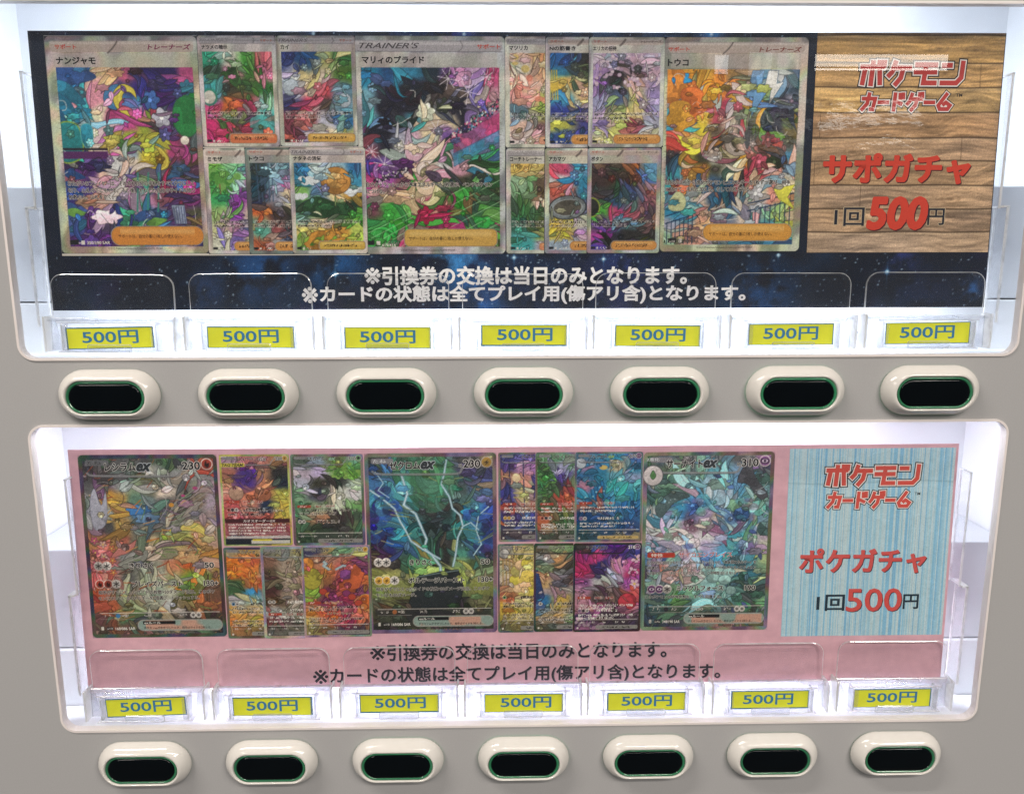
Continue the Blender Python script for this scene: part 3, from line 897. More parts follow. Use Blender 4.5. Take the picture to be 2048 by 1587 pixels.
def d_u3(c):      # flames, sea and railing
    for k, (x, y, r_) in enumerate([(.06, .22, 9), (.2, .3, 8), (.12, .36, 8)]): c.shape([(x * c.w + math.cos(a) * r_ * (1 + .35 * math.sin(5 * a)), y * c.h + math.sin(a) * r_ * 1.1) for a in np.linspace(0, 6.1, 14)], ['e0923c', 'dd7a3a', 'd9a23c'][k], 'a8502c', .3)
    c.shape(fx(c, [(.62, .15), (.70, .15), (.68, .24), (.74, .23), (.62, .36), (.63, .27), (.58, .27)]), '6f9cc6', '33506e', .3, curve=False)
    c.shape(fx(c, [(.73, .15), (.80, .15), (.79, .21), (.84, .20), (.74, .31), (.75, .24), (.70, .24)]), 'd6d4d0', '33506e', .3, curve=False)
    inklines(c, 13, 22)
    for t in (0, .035):
        c.line(fx(c, [(.04, .83 + t), (.22, .79 + t)]), .7, '1f3a5c', curve=False)
        c.line(fx(c, [(.62, .77 + t), (.95, .72 + t)]), .7, '1f3a5c', curve=False)
    for k in range(7): c.line(fx(c, [(.05 + k * .03, .86 - k * .006), (.05 + k * .03, .96)]), .6, '1f3a5c', curve=False)
    for k in range(9): c.line(fx(c, [(.64 + k * .035, .80 - k * .006), (.64 + k * .035, .90)]), .6, '1f3a5c', curve=False)
    c.shape(fx(c, [(.06, .76), (.12, .71), (.18, .75), (.16, .80), (.07, .80)]), 'bcbf94', '5a8a90', .3)
    c.shape(fx(c, [(.80, .70), (.95, .68), (.90, .74), (.96, .80), (.84, .75)]), 'd0cc50', '8a8a30', .3, curve=False)

RED, DRK, BLK = 'a8362e', '3a2230', '1b1a20'
HB = dict(bold=.015, halo='cfc6bc', hb=.045)
HB2 = dict(bold=.024, halo='d8d0c8', hb=.045)
G1 = """36a 48a dc9 db8 c68 536 326 326 b58
38b 49a d9a c8a 447 327 326 426 48a
39a 49a d9a c9b 48b 49b 427 327 394
4aa 38a ddb a47 c58 d7a bbb 536 384
9cb bbb dcb 48a c59 9a4 a47 547 394
5aa 49a dcb ba5 9a4 aa4 48a a47 645
8b4 3aa dbb 536 9ab cb4 cb4 a47 543
638 426 437 ccc dcb cb4 cb4 457 543
a67 537 dba ccc 448 cb4 346 37a 547
35a 548 d9a ccb c58 5a9 427 b46 a37
437 a76 dba 348 4a8 b8a 856 a46 647
36a 537 cab 348 4a7 47a 38b 536 554
36a 426 546 347 595 27a 37a 547 a75
537 739 537 644 7b5 735 27a 99a 436"""
make_card(upper, UP, 'printed_card', (-269.1, 2.8, -183.6, 123.1), G1, (.062, .14, .962, .965), 'S', 11, 420, 1,
    [("サポート", (.066, .037, .205, .058), 'b8473a', dict(bold=.03)), ("トレーナーズ", (.675, .036, .955, .06), '7c3350', dict(bold=.035, shear=.2)),
     ("ナンジャモ", (.068, .094, .325, .126), BLK, dict(bold=.035)),
     ("おたがいのプレイヤーは、それぞれ自分の手札をすべてウラにして", (.077, .657, .925, .680), BLK, HB2),
     ("切り、山札の下にもどす。その後、それぞれ自分のサイドの残り", (.077, .690, .925, .712), BLK, HB2),
     ("枚数ぶん、山札を引く。", (.077, .722, .375, .743), BLK, HB2),
     (RULE, (.39, .908, .82, .926), '3a2416', dict(bold=.004)),
     ("G", (.075, .939, .09, .953), '222', {}), ("sv4a", (.118, .942, .155, .953), 'ddd6cc', {}), ("350/190 SAR", (.175, .941, .33, .955), 'd9d2c8', dict(bold=.01)),
     ("©2023 Pokémon/Nintendo/Creatures/GAME FREAK.", (.315, .970, .69, .981), '4a4640', {})],
    d_u1, "large picture card at the left end, violet, pink and teal with a yellow patch", pill=(.345, .873, .965, .958), pillcol='cf8a40', holo='b5aea0', rb=.09, full_w=None)
G2 = """28a 258 38a 38a 234 96a b8b cac c58
7ab 334 223 223 223 433 98b 76a b89
8ab 223 223 223 cba 445 223 76a a9a
59a 223 445 489 dcb dca 223 657 b58
48a 223 aab cab dca 759 559 48a c59
a56 334 bbb dcb cba c9a 38a 48a 4a6
549 86a 525 dba cba ccc c9a 443 484
b49 a5a 856 dca dba 334 443 343 353
a48 cb9 db9 ba8 dba 5a4 4a4 585 443
745 4a4 4a5 a36 a25 a25 4a4 354 5a4
383 4a4 4a4 a26 725 a36 a37 4a4 6a5
373 394 393 c93 cb5 cb5 cb5 594 6a4"""
make_card(upper, UP, 'printed_card', (-97.6, 2.4, -9.9, 123.8), G2, (.066, .14, .962, .965), 'T', 23, 420, 1,
    [("TRAINER'S", (.06, .031, .445, .056), '4a4448', dict(bold=.02, shear=.35)), ("サポート", (.82, .036, .97, .056), 'b8473a', dict(bold=.03)),
     ("マリィのプライド", (.075, .091, .475, .123), BLK, dict(bold=.035)),
     ("自分のトラッシュから基本エネルギーを1枚選び、ベンチポケモン", (.078, .662, .912, .684), BLK, HB2),
     ("につける。", (.078, .695, .197, .714), BLK, HB2),
     (RULE, (.352, .917, .78, .934), '3a2a16', dict(bold=.004)),
     ("F", (.135, .951, .148, .962), '222', {}), ("419/414", (.17, .951, .262, .964), 'ddd6cc', dict(bold=.01)),
     ("©2020 Pokémon/Nintendo/Creatures/GAME FREAK.", (.295, .976, .665, .986), '4a4640', {})],
    d_u2, "large picture card left of the middle with a green pitch and pink banners", pill=(.325, .884, .94, .962), pillcol='cba455', holo='aeabab')
G3 = """38b d93 da4 e94 a85 775 59b ccc 468
d94 c73 e93 e93 a76 cc9 9a6 79b 456
49a d84 da4 b56 b46 ccc 6ac 445 889
5ab d95 db4 b56 dcb 554 aa5 334 684
d98 dba dc4 765 dba 443 433 334 763
c54 dc4 b98 a87 332 dba 543 c54 554
334 884 443 ccb 333 c93 a56 333 48a
49a b74 b83 554 ccb b45 b45 dba 9ab
a35 c84 998 468 257 b56 dca d98 dca
59a 8ab cba 357 246 bcb ccc d98 c97
38a 49a c98 a98 368 dcb 9aa 8b9 ab7
aab 8ab da8 999 889 dcb 59a 59a bb5
9b9 c98 c98 889 789 dba 357 48a 4ab"""
make_card(upper, UP, 'printed_card', (81.0, 2.6, 164.0, 122.8), G3, (.028, .146, .948, .965), 'S', 37, 420, 3,
    [("サポート", (.03, .045, .175, .064), 'b8473a', dict(bold=.03)), ("トレーナーズ", (.66, .044, .95, .066), '7c4038', dict(bold=.035, shear=.2)),
     ("トウコ", (.03, .1, .17, .13), BLK, dict(bold=.035)),
     ("自分の山札から進化ポケモンとエネルギーを1枚ずつ選び、相手", (.035, .658, .915, .680), BLK, HB2),
     ("に見せて、手札に加える。そして山札を切る。", (.035, .691, .64, .712), BLK, HB2),
     (RULE, (.35, .906, .80, .924), '3a2a16', dict(bold=.004)),
     ("I", (.032, .943, .040, .957), '222', {}), ("sv11W", (.068, .945, .11, .956), 'ddd6cc', {}), ("173/086 SAR", (.125, .943, .28, .957), '3a3a3a', dict(bold=.01)),
     ("©2025 Pokémon/Nintendo/Creatures/GAME FREAK.", (.265, .974, .67, .984), '4a4640', {})],
    d_u3, "large picture card at the right end with orange flames, blue railing and a red bag shape", pill=(.31, .868, .94, .946), pillcol='d59c48', holo='b5b09c', rb=.07)

# small cards ------------------------------------------------------------
TR = ("TRAINER'S", (.03, .028, .40, .058), '6a6468', dict(bold=.02, shear=.35))
TRl = ("TRAINER'S", (.03, .028, .40, .058), '8d888a', dict(bold=.01, shear=.35))
SP = ("サポート", (.80, .030, .955, .055), 'b05a40', dict(bold=.02))
SPn = ("サポート", (.06, .028, .23, .052), 'b05040', dict(bold=.02))
def nm(t, x1, c=BLK, y0=.083, y1=.122): return (t, (.055, y0, x1, y1), c, dict(bold=.035))
def d_a1(c):
    c.ell(.12 * c.w, .55 * c.h, 3.4, 3.6, 'e0dcd2', inkc='2f8a74', iw=1.2)
    for k in range(7): leafshape(c, .58 - k * .05, .46 - k * .02, 13 - k, -2.6 + k * .42, .2, ['35602c', '3f6a34', '2f5428'][k % 3], '1c3018')
    c.ell(.80 * c.w, .80 * c.h, 8, 8, '5aa8a6', al=.6)
def d_a2(c):
    c.ell(.16 * c.w, .46 * c.h, 4.2, 4.5, 'a8b2bc', inkc='5a6a78', iw=.3); c.ell(.84 * c.w, .58 * c.h, 3.6, 3.8, 'a8b2bc', inkc='5a6a78', iw=.3)
def d_tree(c):
    rs = RNG(5)
    for k in range(26): c.ell((.20 + rs.randn() * .09) * c.w, (.28 + rs.randn() * .06) * c.h, 2.2, 2.0, ['5f9a48', '79ac5c', '4a8a3c'][k % 3])
    c.line(fx(c, [(.19, .34), (.20, .48)]), .8, '8a6248')
def d_town(c):
    for k in range(5): c.line(fx(c, [(.14 + k * .05, .16), (.16 + k * .045, .5)]), .7, '465c78', curve=False)
def d_field(c):
    for p, s_ in [((.25, .30), 4), ((.85, .40), 4.5), ((.12, .45), 3)]:
        for k in range(5): c.ell(p[0] * c.w + (k - 2) * s_ * .5, p[1] * c.h + (k % 2) * s_ * .3, s_ * .6, s_ * .5, 'd5dade')
    c.ell(.60 * c.w, .31 * c.h, 8.5, 7.5, 'c58f48', inkc='6a4420', iw=.35); c.ell(.60 * c.w, .31 * c.h, 5, 4.4, 'd0a05a', inkc='8a5c28', iw=.3)
    c.shape(fx(c, [(.16, .54), (.34, .46), (.62, .52), (.86, .56), (.80, .64), (.60, .62), (.44, .66), (.20, .62)]), '2f5a38', '1a2e20', .35)
    c.shape(fx(c, [(.26, .80), (.64, .79), (.68, .95), (.18, .95)]), 'c08a3a', '6a4420', .35)
    for k in range(12): leafshape(c, .08 + k * .075, .86 + (k % 3) * .03, 4.5, -1.2 + (k % 4) * .35, .2, ['7fa63c', '94b448', '5f8f34'][k % 3], '4a6a28')
def d_pastel(c):
    rs = RNG(8)
    for k in range(16): c.ell(rs.rand() * c.w * .6, (.18 + rs.rand() * .4) * c.h, .8 + rs.rand() * 2, .8 + rs.rand() * 2, ['e39a84', 'dcc06c', 'd8866e', 'e2b4a4'][k % 4], al=.8)
    c.line(fx(c, [(.05, .22), (.10, .32), (.18, .40)]), .8, '5a3a3a'); c.line(fx(c, [(.14, .36), (.2, .46), (.32, .5)]), 1.6, 'dcb898')
    c.shape(fx(c, [(.04, .62), (.14, .60), (.3, .66), (.22, .74), (.08, .68)]), '5a7280', '303e48', .3)
    c.ell(.16 * c.w, .88 * c.h, 3.2, 2.8, 'd6c0b4', inkc='5a3a3a', iw=.4)
def d_hat(c):
    for k in range(4): c.line(fx(c, [(.05 + k * .03, .3), (.07 + k * .03, .56)]), .8, 'd2b844', curve=False)
def d_blossom(c):
    rs = RNG(12)
    for k in range(90):
        c.ell(rs.rand() * c.w, (.14 + rs.rand() ** 1.6 * .32) * c.h, .7 + rs.rand() * .6, .6 + rs.rand() * .5, ['dccad2', 'cdb4c4', 'b79ab2'][k % 3], inkc='9a84a6', iw=.12)
def d_green(c):
    pass
def d_pan(c):
    c.ell(.3 * c.w, .56 * c.h, 10.5, 6.5, '7c8488', inkc='2a2c30', iw=.5, rot=-.1); c.ell(.3 * c.w, .56 * c.h, 8.2, 4.4, '5a564e', inkc='a8aeb0', iw=.4, rot=-.1)
def d_cave(c):
    c.ell(.06 * c.w, .56 * c.h, 4.5, 5, '2a2c28', inkc='9aa83c', iw=.7)
AR = (.06, .145, .94, .965)
PB = (.34, .885, .96, .965); PBs = (.36, .885, .96, .955)
GA1 = "3a8 ccb 5a4 c67|354 d9a 473 c79|4aa 443 463 373|c58 b63 a45 9cb|c37 474 545 4aa|c37 854 b35 d64"
GA2 = "348 258 bb7 584|ccd cb8 cba 573|99b dba c45 689|336 c46 544 79a|845 b66 bbc 37a|845 99b dca cb6"
GA3 = "7b5 8c9 59b 6bc|5a5 9cb c6a b9c|4a6 94a 959 cba|9b7 84a cba aac|cc9 b8a 66a ccb|ccb 76a cb9 d95"
GA4 = "344 9bc 69a ccc|245 8ab c6a cbb|345 99a dca 8b9|c63 544 333 dba|6a9 955 444 443|b64 aaa 347 c84"
GA5 = "379 cdd 9bc 37a|38a 79b c94 49b|8b6 68a dc9 c94|354 474 363 243|7a9 dca 464 5a4|cb7 ca5 c94 bc6|8a5 c94 c94 9b4"
GB1 = "dba ea7 e96|ccb da8 cb6|e98 dba db8|d99 bc6 dc7|79a ab5 cb6|dba 866 bb9|dcc d99 d98"
GB2 = "26a 333 433|38a 564 545|db5 b98 cb4|49b db8 bb4|349 559 c9a|bb5 448 458|359 448 db8"
GB3 = "cbc 99b cab cbc|a8b 333 544 cab|86a 333 dba 98a|99b 568 bb7 98b|a9b 9a6 dc8 aac|98b cc7 845 aab|cc9 cc7 a55 dca"
GB4 = "db6 dc8 cc6|9b9 654 aa6|8a8 653 cb9|474 dba 8a5|474 464 796|365 563 8a4|5aa 9a5 bba|4aa bab d98"
GB5 = "c57 69b 59b|ccc 38a c56|c65 38a c75|866 679 db9|888 889 9b9|cb4 bba dca|cb5 a9b cbb|9ab cbb da7"
GB6 = "544 443 853 69b|433 543 643 57b|444 343 458 a75|454 357 577 856|5a4 b47 a56 545|546 79b 69a 754|a49 334 333 333|54a 333 333 563"
def small(rect, grid, kind, seed, order, texts, decor, label, pill, pc='cf9450', fw=None, **kw):
    make_card(upper, UP, 'printed_card', rect, grid, AR, kind, seed, 150, order, texts, decor, label, pill=pill, pillcol=pc, full_w=fw, warp=2.0, soft=.25, **kw)
small((-183.6, 2.4, -139.4, 62.9), GA1, 'T', 101, 2, [TRl, SP, nm("ナツメの暗示", .38)], d_a1, "small card with green and crimson artwork, top of the left cluster", (.36, .885, .96, .965), 'd07850')
small((-139.2, 2.4, -94.6, 62.7), GA2, 'T', 102, 3, [TR, SP, nm("カイ", .16)], d_a2, "small card with blue forest artwork and a red cap shape", PBs, 'd0a552')
small((-183.9, 63.6, -160.1, 123.5), GA3, 'S', 103, 2, [SPn, nm("ミモザ", .24)], d_tree, "small half-covered card with a green tree and purple shape", PB, fw=45)
small((-160.1, 63.3, -134.8, 123.6), GA4, 'S', 104, 3, [SPn, nm("トウコ", .24)], d_town, "small half-covered card with a dark blue street scene", PB, fw=45, holo='6c7476')
small((-134.7, 63.2, -90.8, 123.5), GA5, 'T', 105, 4, [TR, SP, nm("ナタネの活気", .42)], d_field, "small card with blue sky, green cape shape and leaves", PBs, 'cfae52')
small((-10.0, 2.4, 13.2, 63.5), GB1, 'T', 106, 2, [TRl, nm("マツリカ", .29)], d_pastel, "small half-covered card in pastel pink and yellow", (.44, .9, .96, .965), 'd59a80', 45)
small((13.2, 2.6, 38.0, 63.4), GB2, 'S', 107, 3, [SPn, nm("Nの筋書き", .38)], d_hat, "small half-covered card in deep blue and yellow with a dark hat shape", PB, fw=45)
small((38.0, 2.7, 81.6, 63.2), GB3, 'S', 108, 4, [SPn, ("トレーナーズ", (.68, .028, .95, .052), '5a4040', dict(bold=.02)), nm("エリカの招待", .36)], d_blossom, "small card with lilac blossom and a yellow robe shape", PB)
small((-9.6, 63.7, 12.9, 123.7), GB4, 'T', 109, 2, [TRl, nm("コーチトレーナー", .46)], d_green, "small half-covered card in forest green and yellow", (.44, .9, .96, .965), 'd08a64', 45)
small((12.9, 63.6, 37.9, 123.7), GB5, 'S', 110, 3, [SPn, nm("アカマツ", .27)], d_pan, "small half-covered card with a round grey pan on blue", PB, fw=45, rb=.10)
small((37.8, 63.5, 80.9, 123.6), GB6, 'S', 111, 4, [SPn, ("トレーナーズ", (.66, .028, .95, .052), '4a4440', dict(bold=.02)), nm("ボタン", .21)], d_cave, "small card with a dark cave scene and blue sleeve shape", PB, rb=.10)

# wood-look price panel -----------------------------------------------------
def wood_panel():
    x0, v0, x1, v1 = 168.8, .1, 277.6, 123.5
    c = Canvas(x1 - x0, v1 - v0, 2.4)
    X, Y = c.X, c.Y
    seams = [0, 1.2, 16.3, 29.8, 43.6, 57.8, 70.8, 84.6, 98.2, 111.6, 140]
    tints = ['8a6c4e', 'c09860', 'ba9464', 'c4a06c', 'ac8866', 'b09072', 'a48668', 'b29478', 'a4886e', 'aa917a']
    rs = RNG(77)
    for k in range(len(seams) - 1):
        a, b = seams[k], seams[k + 1]
        m = ((Y >= a) & (Y < b)) * 1.0
        g = fbm(X * .16 + k * 9, Y * 2.0 + np.sin(X * .05 + k) * 1.6, .5, 200 + k, 4)
        g2 = fbm(X * .04 + k * 3, Y * .7 + fbm(X, Y, .04, 300 + k, 2) * 7, .8, 260 + k, 3)
        t = srgb(tints[k]) * (1 + (g[..., None] - .5) * .5 + (g2[..., None] - .5) * .6)
        t = t + (fbm(X, Y, .03, 320 + k, 2)[..., None] - .5) * np.array([.14, .10, .04])
        c.mix(m, np.clip(t, 0, 1))
    for k in range(9):      # knots and joints
        kx, ky = rs.rand() * 100, seams[1 + k % 8] + 5 + rs.rand() * 5
        d = np.hypot((X - kx) / 2.2, Y - ky)
        c.mix(np.exp(-(d / 1.1) ** 2) * .5, '5a4430')
        c.mix(np.exp(-((d - 2.4) / .5) ** 2) * .25, '6a5038')
    for k, x in [(3, 60), (4, 4), (5, 88), (7, 30), (6, 2), (2, 96)]:
        c.line([(x, seams[k]), (x + .2, seams[k + 1])], .3, '4a3a2c', curve=False)
    for y in seams[1:-1]:
        c.mix(np.exp(-((Y - y - .25 * np.sin(X * .11 + y)) / .42) ** 2) * .85, '33261c')
        c.mix(np.exp(-((Y - y - 1.0) / .5) ** 2) * .25, 'd8c09a')
    c.grain(5, .06)
    o = c.to_obj('price_panel', PRINT, upper, x0, v0, -.30, UP['A'])
    o['label'] = "wood-plank look price panel at the right end of the sheet"
    return o
LOGO = {
 'ポ': [[(8, 22), (92, 22)], [(50, 4), (50, 96)], [(18, 42), (14, 92)], [(82, 42), (88, 92)], [(78, 2), (98, 2), (98, 14), (78, 14), (78, 2)]],
 'ケ': [[(26, 4), (16, 44), (4, 58)], [(22, 26), (96, 26)], [(66, 26), (60, 70), (40, 96)]],
 'モ': [[(8, 12), (90, 12)], [(6, 44), (90, 44)], [(48, 12), (44, 92), (94, 92)]],
 'ン': [[(6, 14), (34, 14)], [(90, 4), (90, 68), (70, 92), (6, 92)]],
 'カ': [[(10, 30), (90, 30), (80, 94), (66, 94)], [(46, 4), (38, 60), (8, 94)]],
 'ー': [[(6, 52), (94, 52)]],
 'ド': [[(30, 4), (30, 96)], [(30, 42), (76, 60)], [(66, 6), (68, 26)], [(88, 4), (90, 24)]],
 'ゲ': [[(26, 6), (16, 44), (4, 60)], [(22, 32), (90, 32)], [(62, 32), (56, 70), (34, 96)], [(76, 2), (78, 18)], [(94, 0), (96, 16)]],
 'ム': [[(60, 4), (14, 70), (26, 92), (78, 92), (92, 70), (62, 52), (50, 62)]],
}
def logo(L, boxes, y, scale=1.0, red='c03a3c'):
    """two lines of the outlined block lettering: black, white, then red strokes"""
    for layer, (wd, colr) in enumerate([(5.4, '1b1d24'), (4.1, 'e6dcd8'), (2.8, red)]):
        for chars, (x0, v0, x1, v1), k in boxes:
            n = sum(w_ for _, w_ in chars); u = (x1 - x0) / n; x = x0
            for ch, w_ in chars:
                for st in LOGO[ch]:
                    pts = [(x + (.09 + .82 * px / 100) * u * w_, v0 + py / 100 * (v1 - v0)) for px, py in st]
                    q = wd if layer else wd
                    L.stroke([(a - (b - (v0 + v1) / 2) * .07, b) for a, b in pts], (q * .98 if len(chars) < 5 else q * .78), y - .02 * layer, colr)
                x += u * w_
wp = wood_panel()
L = Letters((0, 0), False, UP['A'])
logo(L, [([('ポ', 1.05), ('ケ', .95), ('モ', 1), ('ン', 1)], (193, 16.0, 256.5, 28.4), 1), ([('カ', 1), ('ー', .62), ('ド', .95), ('ゲ', 1.05), ('ー', .62), ('ム', 1.05)], (195.5, 33.4, 250, 42.6), 1)], -.34, red='b8403e')
L.build('logo_lettering', wp); L = Letters((0, 0), False, UP['A'])
L.text("TM", (251.4, 33.2, 255.0, 35.0), '1b1d24', bold=.02, y=-.36)
L.build('logo_lettering', wp); L = Letters((0, 0), False, UP['A'])
L.text("サポガチャ", (176.6, 67.2, 262.4, 83.4), 'cc4030', bold=.048, y=-.38, shadow='4a1c22', sh=(.6, .6))
L.build('headline_lettering', wp); L = Letters((0, 0), False, UP['A'])
L.text("1回", (184.4, 97.6, 201.8, 108.0), '202430', bold=.018, y=-.38, halo='b8a488', hb=.03)
L.build('price_lettering', wp); L = Letters((0, 0), False, UP['A'])
L.text("500", (204.4, 92.2, 238.6, 109.4), 'cc4030', bold=.05, y=-.38, shear=.12, shadow='4a1c22', sh=(.6, .6))
L.build('price_lettering', wp); L = Letters((0, 0), False, UP['A'])
L.text("円", (239.8, 98.2, 249.6, 107.6), '202430', bold=.018, y=-.38, halo='b8a488', hb=.03)
L.build('price_lettering', wp)
L = Letters((0, 0), False, UP['A'])
L.text("※", (-93.2, 131.8, -84.2, 141.0), 'f0eef0', bold=.014, y=-.34)
L.text("引換券の交換は当日のみとなります。", (-82.6, 131.2, 97.6, 141.6), 'f6f4f6', bold=.037, y=-.34)
L.build('notice_lettering', upper); L = Letters((0, 0), False, UP['A'])
L.text("※", (-130.4, 142.9, -121.4, 152.1), 'f0eef0', bold=.014, y=-.34)
L.text("カードの状態は全てプレイ用(傷アリ含)となります。", (-119.6, 142.4, 133.0, 152.9), 'f6f4f6', bold=.037, y=-.34)
L.build('notice_lettering', upper)

# pink sheet (lower) ---------------------------------------------------------
lower = poster_root('card_poster', 0, -34.84, 21, 1.813,
    "pink paper poster of picture cards with blue striped panel, in the lower window", "poster")
M_PINK = print_mat('printed_pink_paper', 'd8a8b4', amt=.05, scale=160, ripple=.12, coat=.15, basemix=(.10, 26, (1, 1, 3)))
sheet(lower, -280.6, 0, 275.0, 158.1, M_PINK, LOW['A'])
def stripe_panel():
    x0, v0, x1, v1 = 167.8, 2.5, 273.3, 126.7
    c = Canvas(x1 - x0, v1 - v0, 3.4)
    rs = RNG(31)
    cols = [srgb(k) for k in ('a2c8d8', 'b4cdd6', '86bad8', 'c2d3d6', 'accdd9', '7ab0d4', 'b9d0d8', '9ac2d6')]
    line = np.zeros((c.nx, 3)); i = 0
    while i < c.nx:
        n = 1 + int(rs.rand() ** 2 * 3.2); line[i:i + n] = cols[rs.randint(len(cols))]; i += n
    c.a = np.repeat(line[None], c.ny, 0)
    c.a = c.a * (1 + (fbm(c.X, c.Y, .25, 8, 3)[..., None] - .5) * .07)
    c.mix(np.exp(-((c.Y - 22 - np.sin(c.X * .06) * 1.0) / .5) ** 2) * .18, '4a6a7a')
    c.grain(8, .03)
    o = c.to_obj('price_panel', PRINT_L, lower, x0, v0, -.30, LOW['A'])
    o['label'] = "blue vertically striped price panel at the right end of the sheet"
    return o
bp_ = stripe_panel()
L = Letters((0, 0), True, LOW['A'])
logo(L, [([('ポ', 1.05), ('ケ', .95), ('モ', 1), ('ン', 1)], (190, 13.8, 252.6, 26.0), 1), ([('カ', 1), ('ー', .62), ('ド', .95), ('ゲ', 1.05), ('ー', .62), ('ム', 1.05)], (192.5, 31.0, 247.6, 40.8), 1)], -.34, red='cf4f44')
L.build('logo_lettering', bp_); L = Letters((0, 0), True, LOW['A'])
L.text("TM", (248.8, 31.2, 252.4, 33.0), '1b1d24', bold=.02, y=-.36)
L.build('logo_lettering', bp_); L = Letters((0, 0), True, LOW['A'])
L.text("ポケガチャ", (177.8, 68.0, 259.0, 84.0), 'cf5450', bold=.032, y=-.38, shadow='3a2a3a', sh=(.5, .5))
L.build('headline_lettering', bp_); L = Letters((0, 0), True, LOW['A'])
L.text("1回", (190.2, 98.8, 208.0, 109.4), '20303e', bold=.022, y=-.38)
L.build('price_lettering', bp_); L = Letters((0, 0), True, LOW['A'])
L.text("500", (209.4, 94.8, 245.0, 110.0), 'cf4f4a', bold=.02, y=-.38, shadow='3a2a3a', sh=(.5, .5))
L.build('price_lettering', bp_); L = Letters((0, 0), True, LOW['A'])
L.text("円", (246.4, 99.0, 256.2, 108.6), '20303e', bold=.022, y=-.38)
L.build('price_lettering', bp_)
L = Letters((0, 0), True, LOW['A'])
L.text("※", (-98.4, 130.2, -88.8, 139.8), '2a2a34', bold=.004, y=-.34)
L.text("引換券の交換は当日のみとなります。", (-87.4, 129.4, 93.4, 140.4), '2a2a34', bold=.022, y=-.34, shadow='a08894', sh=(.4, .35))
L.build('notice_lettering', lower); L = Letters((0, 0), True, LOW['A'])
L.text("※", (-135.6, 146.0, -126.0, 155.6), '2a2a34', bold=.004, y=-.34)
L.text("カードの状態は全てプレイ用(傷アリ含)となります。", (-124.6, 145.0, 129.0, 156.8), '2a2a34', bold=.022, y=-.34, shadow='a08894', sh=(.4, .35))
L.build('notice_lettering', lower)

def streaks(c, seed, n, cols, ang, L0=5, wd=.5):
    rs = RNG(seed)
    for k in range(n):
        x, y = rs.rand() * c.w, rs.rand() * c.h; a = ang + rs.randn() * .4; l = L0 * (.4 + rs.rand())
        c.line([(x, y), (x + math.cos(a) * l * .5, y + math.sin(a) * l * .5 + rs.randn() * .3), (x + math.cos(a) * l, y + math.sin(a) * l)], wd * (.5 + rs.rand()), cols[rs.randint(len(cols))])
def d_l1(c):
    streaks(c, 2, 120, ['c0703a', 'a4482e', '6a8a4a', 'd0984a', '5a6a5a', '7a3a34'], -.25, 6, .5)
    c.shape(fx(c, [(.06, .26), (.10, .18), (.14, .27), (.18, .20), (.17, .36), (.08, .40)]), 'a3a3b0', '6a6a78', .3)
    for k in range(6): c.line(fx(c, [(.96, .12 + k * .03), (.80, .20 + k * .03), (.64, .28 + k * .02)]), .4, 'a5a2a0')
    c.ell(.83 * c.w, .18 * c.h, 1.6, 1.1, 'b84a80'); c.ell(.74 * c.w, .22 * c.h, 1.3, .9, 'b84a80'); c.ell(.65 * c.w, .27 * c.h, 1.6, 1.4, 'c8903a')
    inklines(c, 23, 24, ('2c2c30', '3c3a3c', 'b8b4b0'))
    for k in range(9): flower(c, .07 + (k % 3) * .06, .46 + k * .022, 2.2, ['c4607a', 'd0a89a', 'c87850'][k % 3])
def d_l2(c):
    c.shape(fx(c, [(.28, .10), (.70, .10), (.60, .30), (.40, .30)]), '5fae84', None, al=.45)
    for k, (x, y, r) in enumerate([(.10, .34, 9), (.2, .30, 7), (.88, .38, 9), (.8, .34, 6), (.14, .22, 7), (.05, .44, 8), (.9, .5, 8)]):
        for q in range(5): c.ell(x * c.w + math.cos(q * 1.3) * r * .5, y * c.h + math.sin(q * 1.3) * r * .4, r * .45, r * .4, ['2f4f9a', '3a64b4', '45347a', '2a3a6a', '4a86a8'][(k + q) % 5], al=.7)
    inklines(c, 33, 20, ('22262a', '596468'))
    bolt(c, [(.28, .12), (.32, .22), (.29, .28), (.38, .33), (.42, .40), (.46, .47), (.44, .52), (.50, .56), (.56, .62), (.57, .68)], .8)
    bolt(c, [(.62, .04), (.60, .12), (.58, .17), (.64, .24), (.66, .30), (.72, .34), (.74, .40), (.70, .46), (.68, .56), (.66, .62)], .6)
    bolt(c, [(.04, .20), (.12, .24), (.22, .30), (.26, .37), (.30, .42), (.34, .48), (.44, .53), (.56, .58)], .6)
    bolt(c, [(.08, .1), (.14, .16), (.1, .2), (.18, .24)], .3); bolt(c, [(.96, .28), (.86, .34), (.84, .42), (.88, .50), (.82, .56)], .4); bolt(c, [(.74, .40), (.80, .38), (.86, .42)], .4)
    bolt(c, [(.62, .68), (.63, .74)], .5)
    c.shape(fx(c, [(.04, .72), (.3, .70), (.6, .74), (.96, .70), (.96, .78), (.5, .80), (.04, .80)]), '8f9a52', None, al=.55)
    streaks(c, 6, 60, ['a8b068', '7f8a48', '5f7050', 'b8b880'], 0, 9, .4)
    c.shape(fx(c, [(.38, .68), (.56, .65), (.70, .64), (.74, .74), (.70, .86), (.30, .86), (.34, .76)]), '2b3236', '1a1e20', .5, curve=False)
    c.line(fx(c, [(.38, .68), (.5, .665), (.70, .645)]), .7, '7f9498')
    c.rect(.05 * c.w, .86 * c.h, .95 * c.w, .90 * c.h, '242628', al=.5)
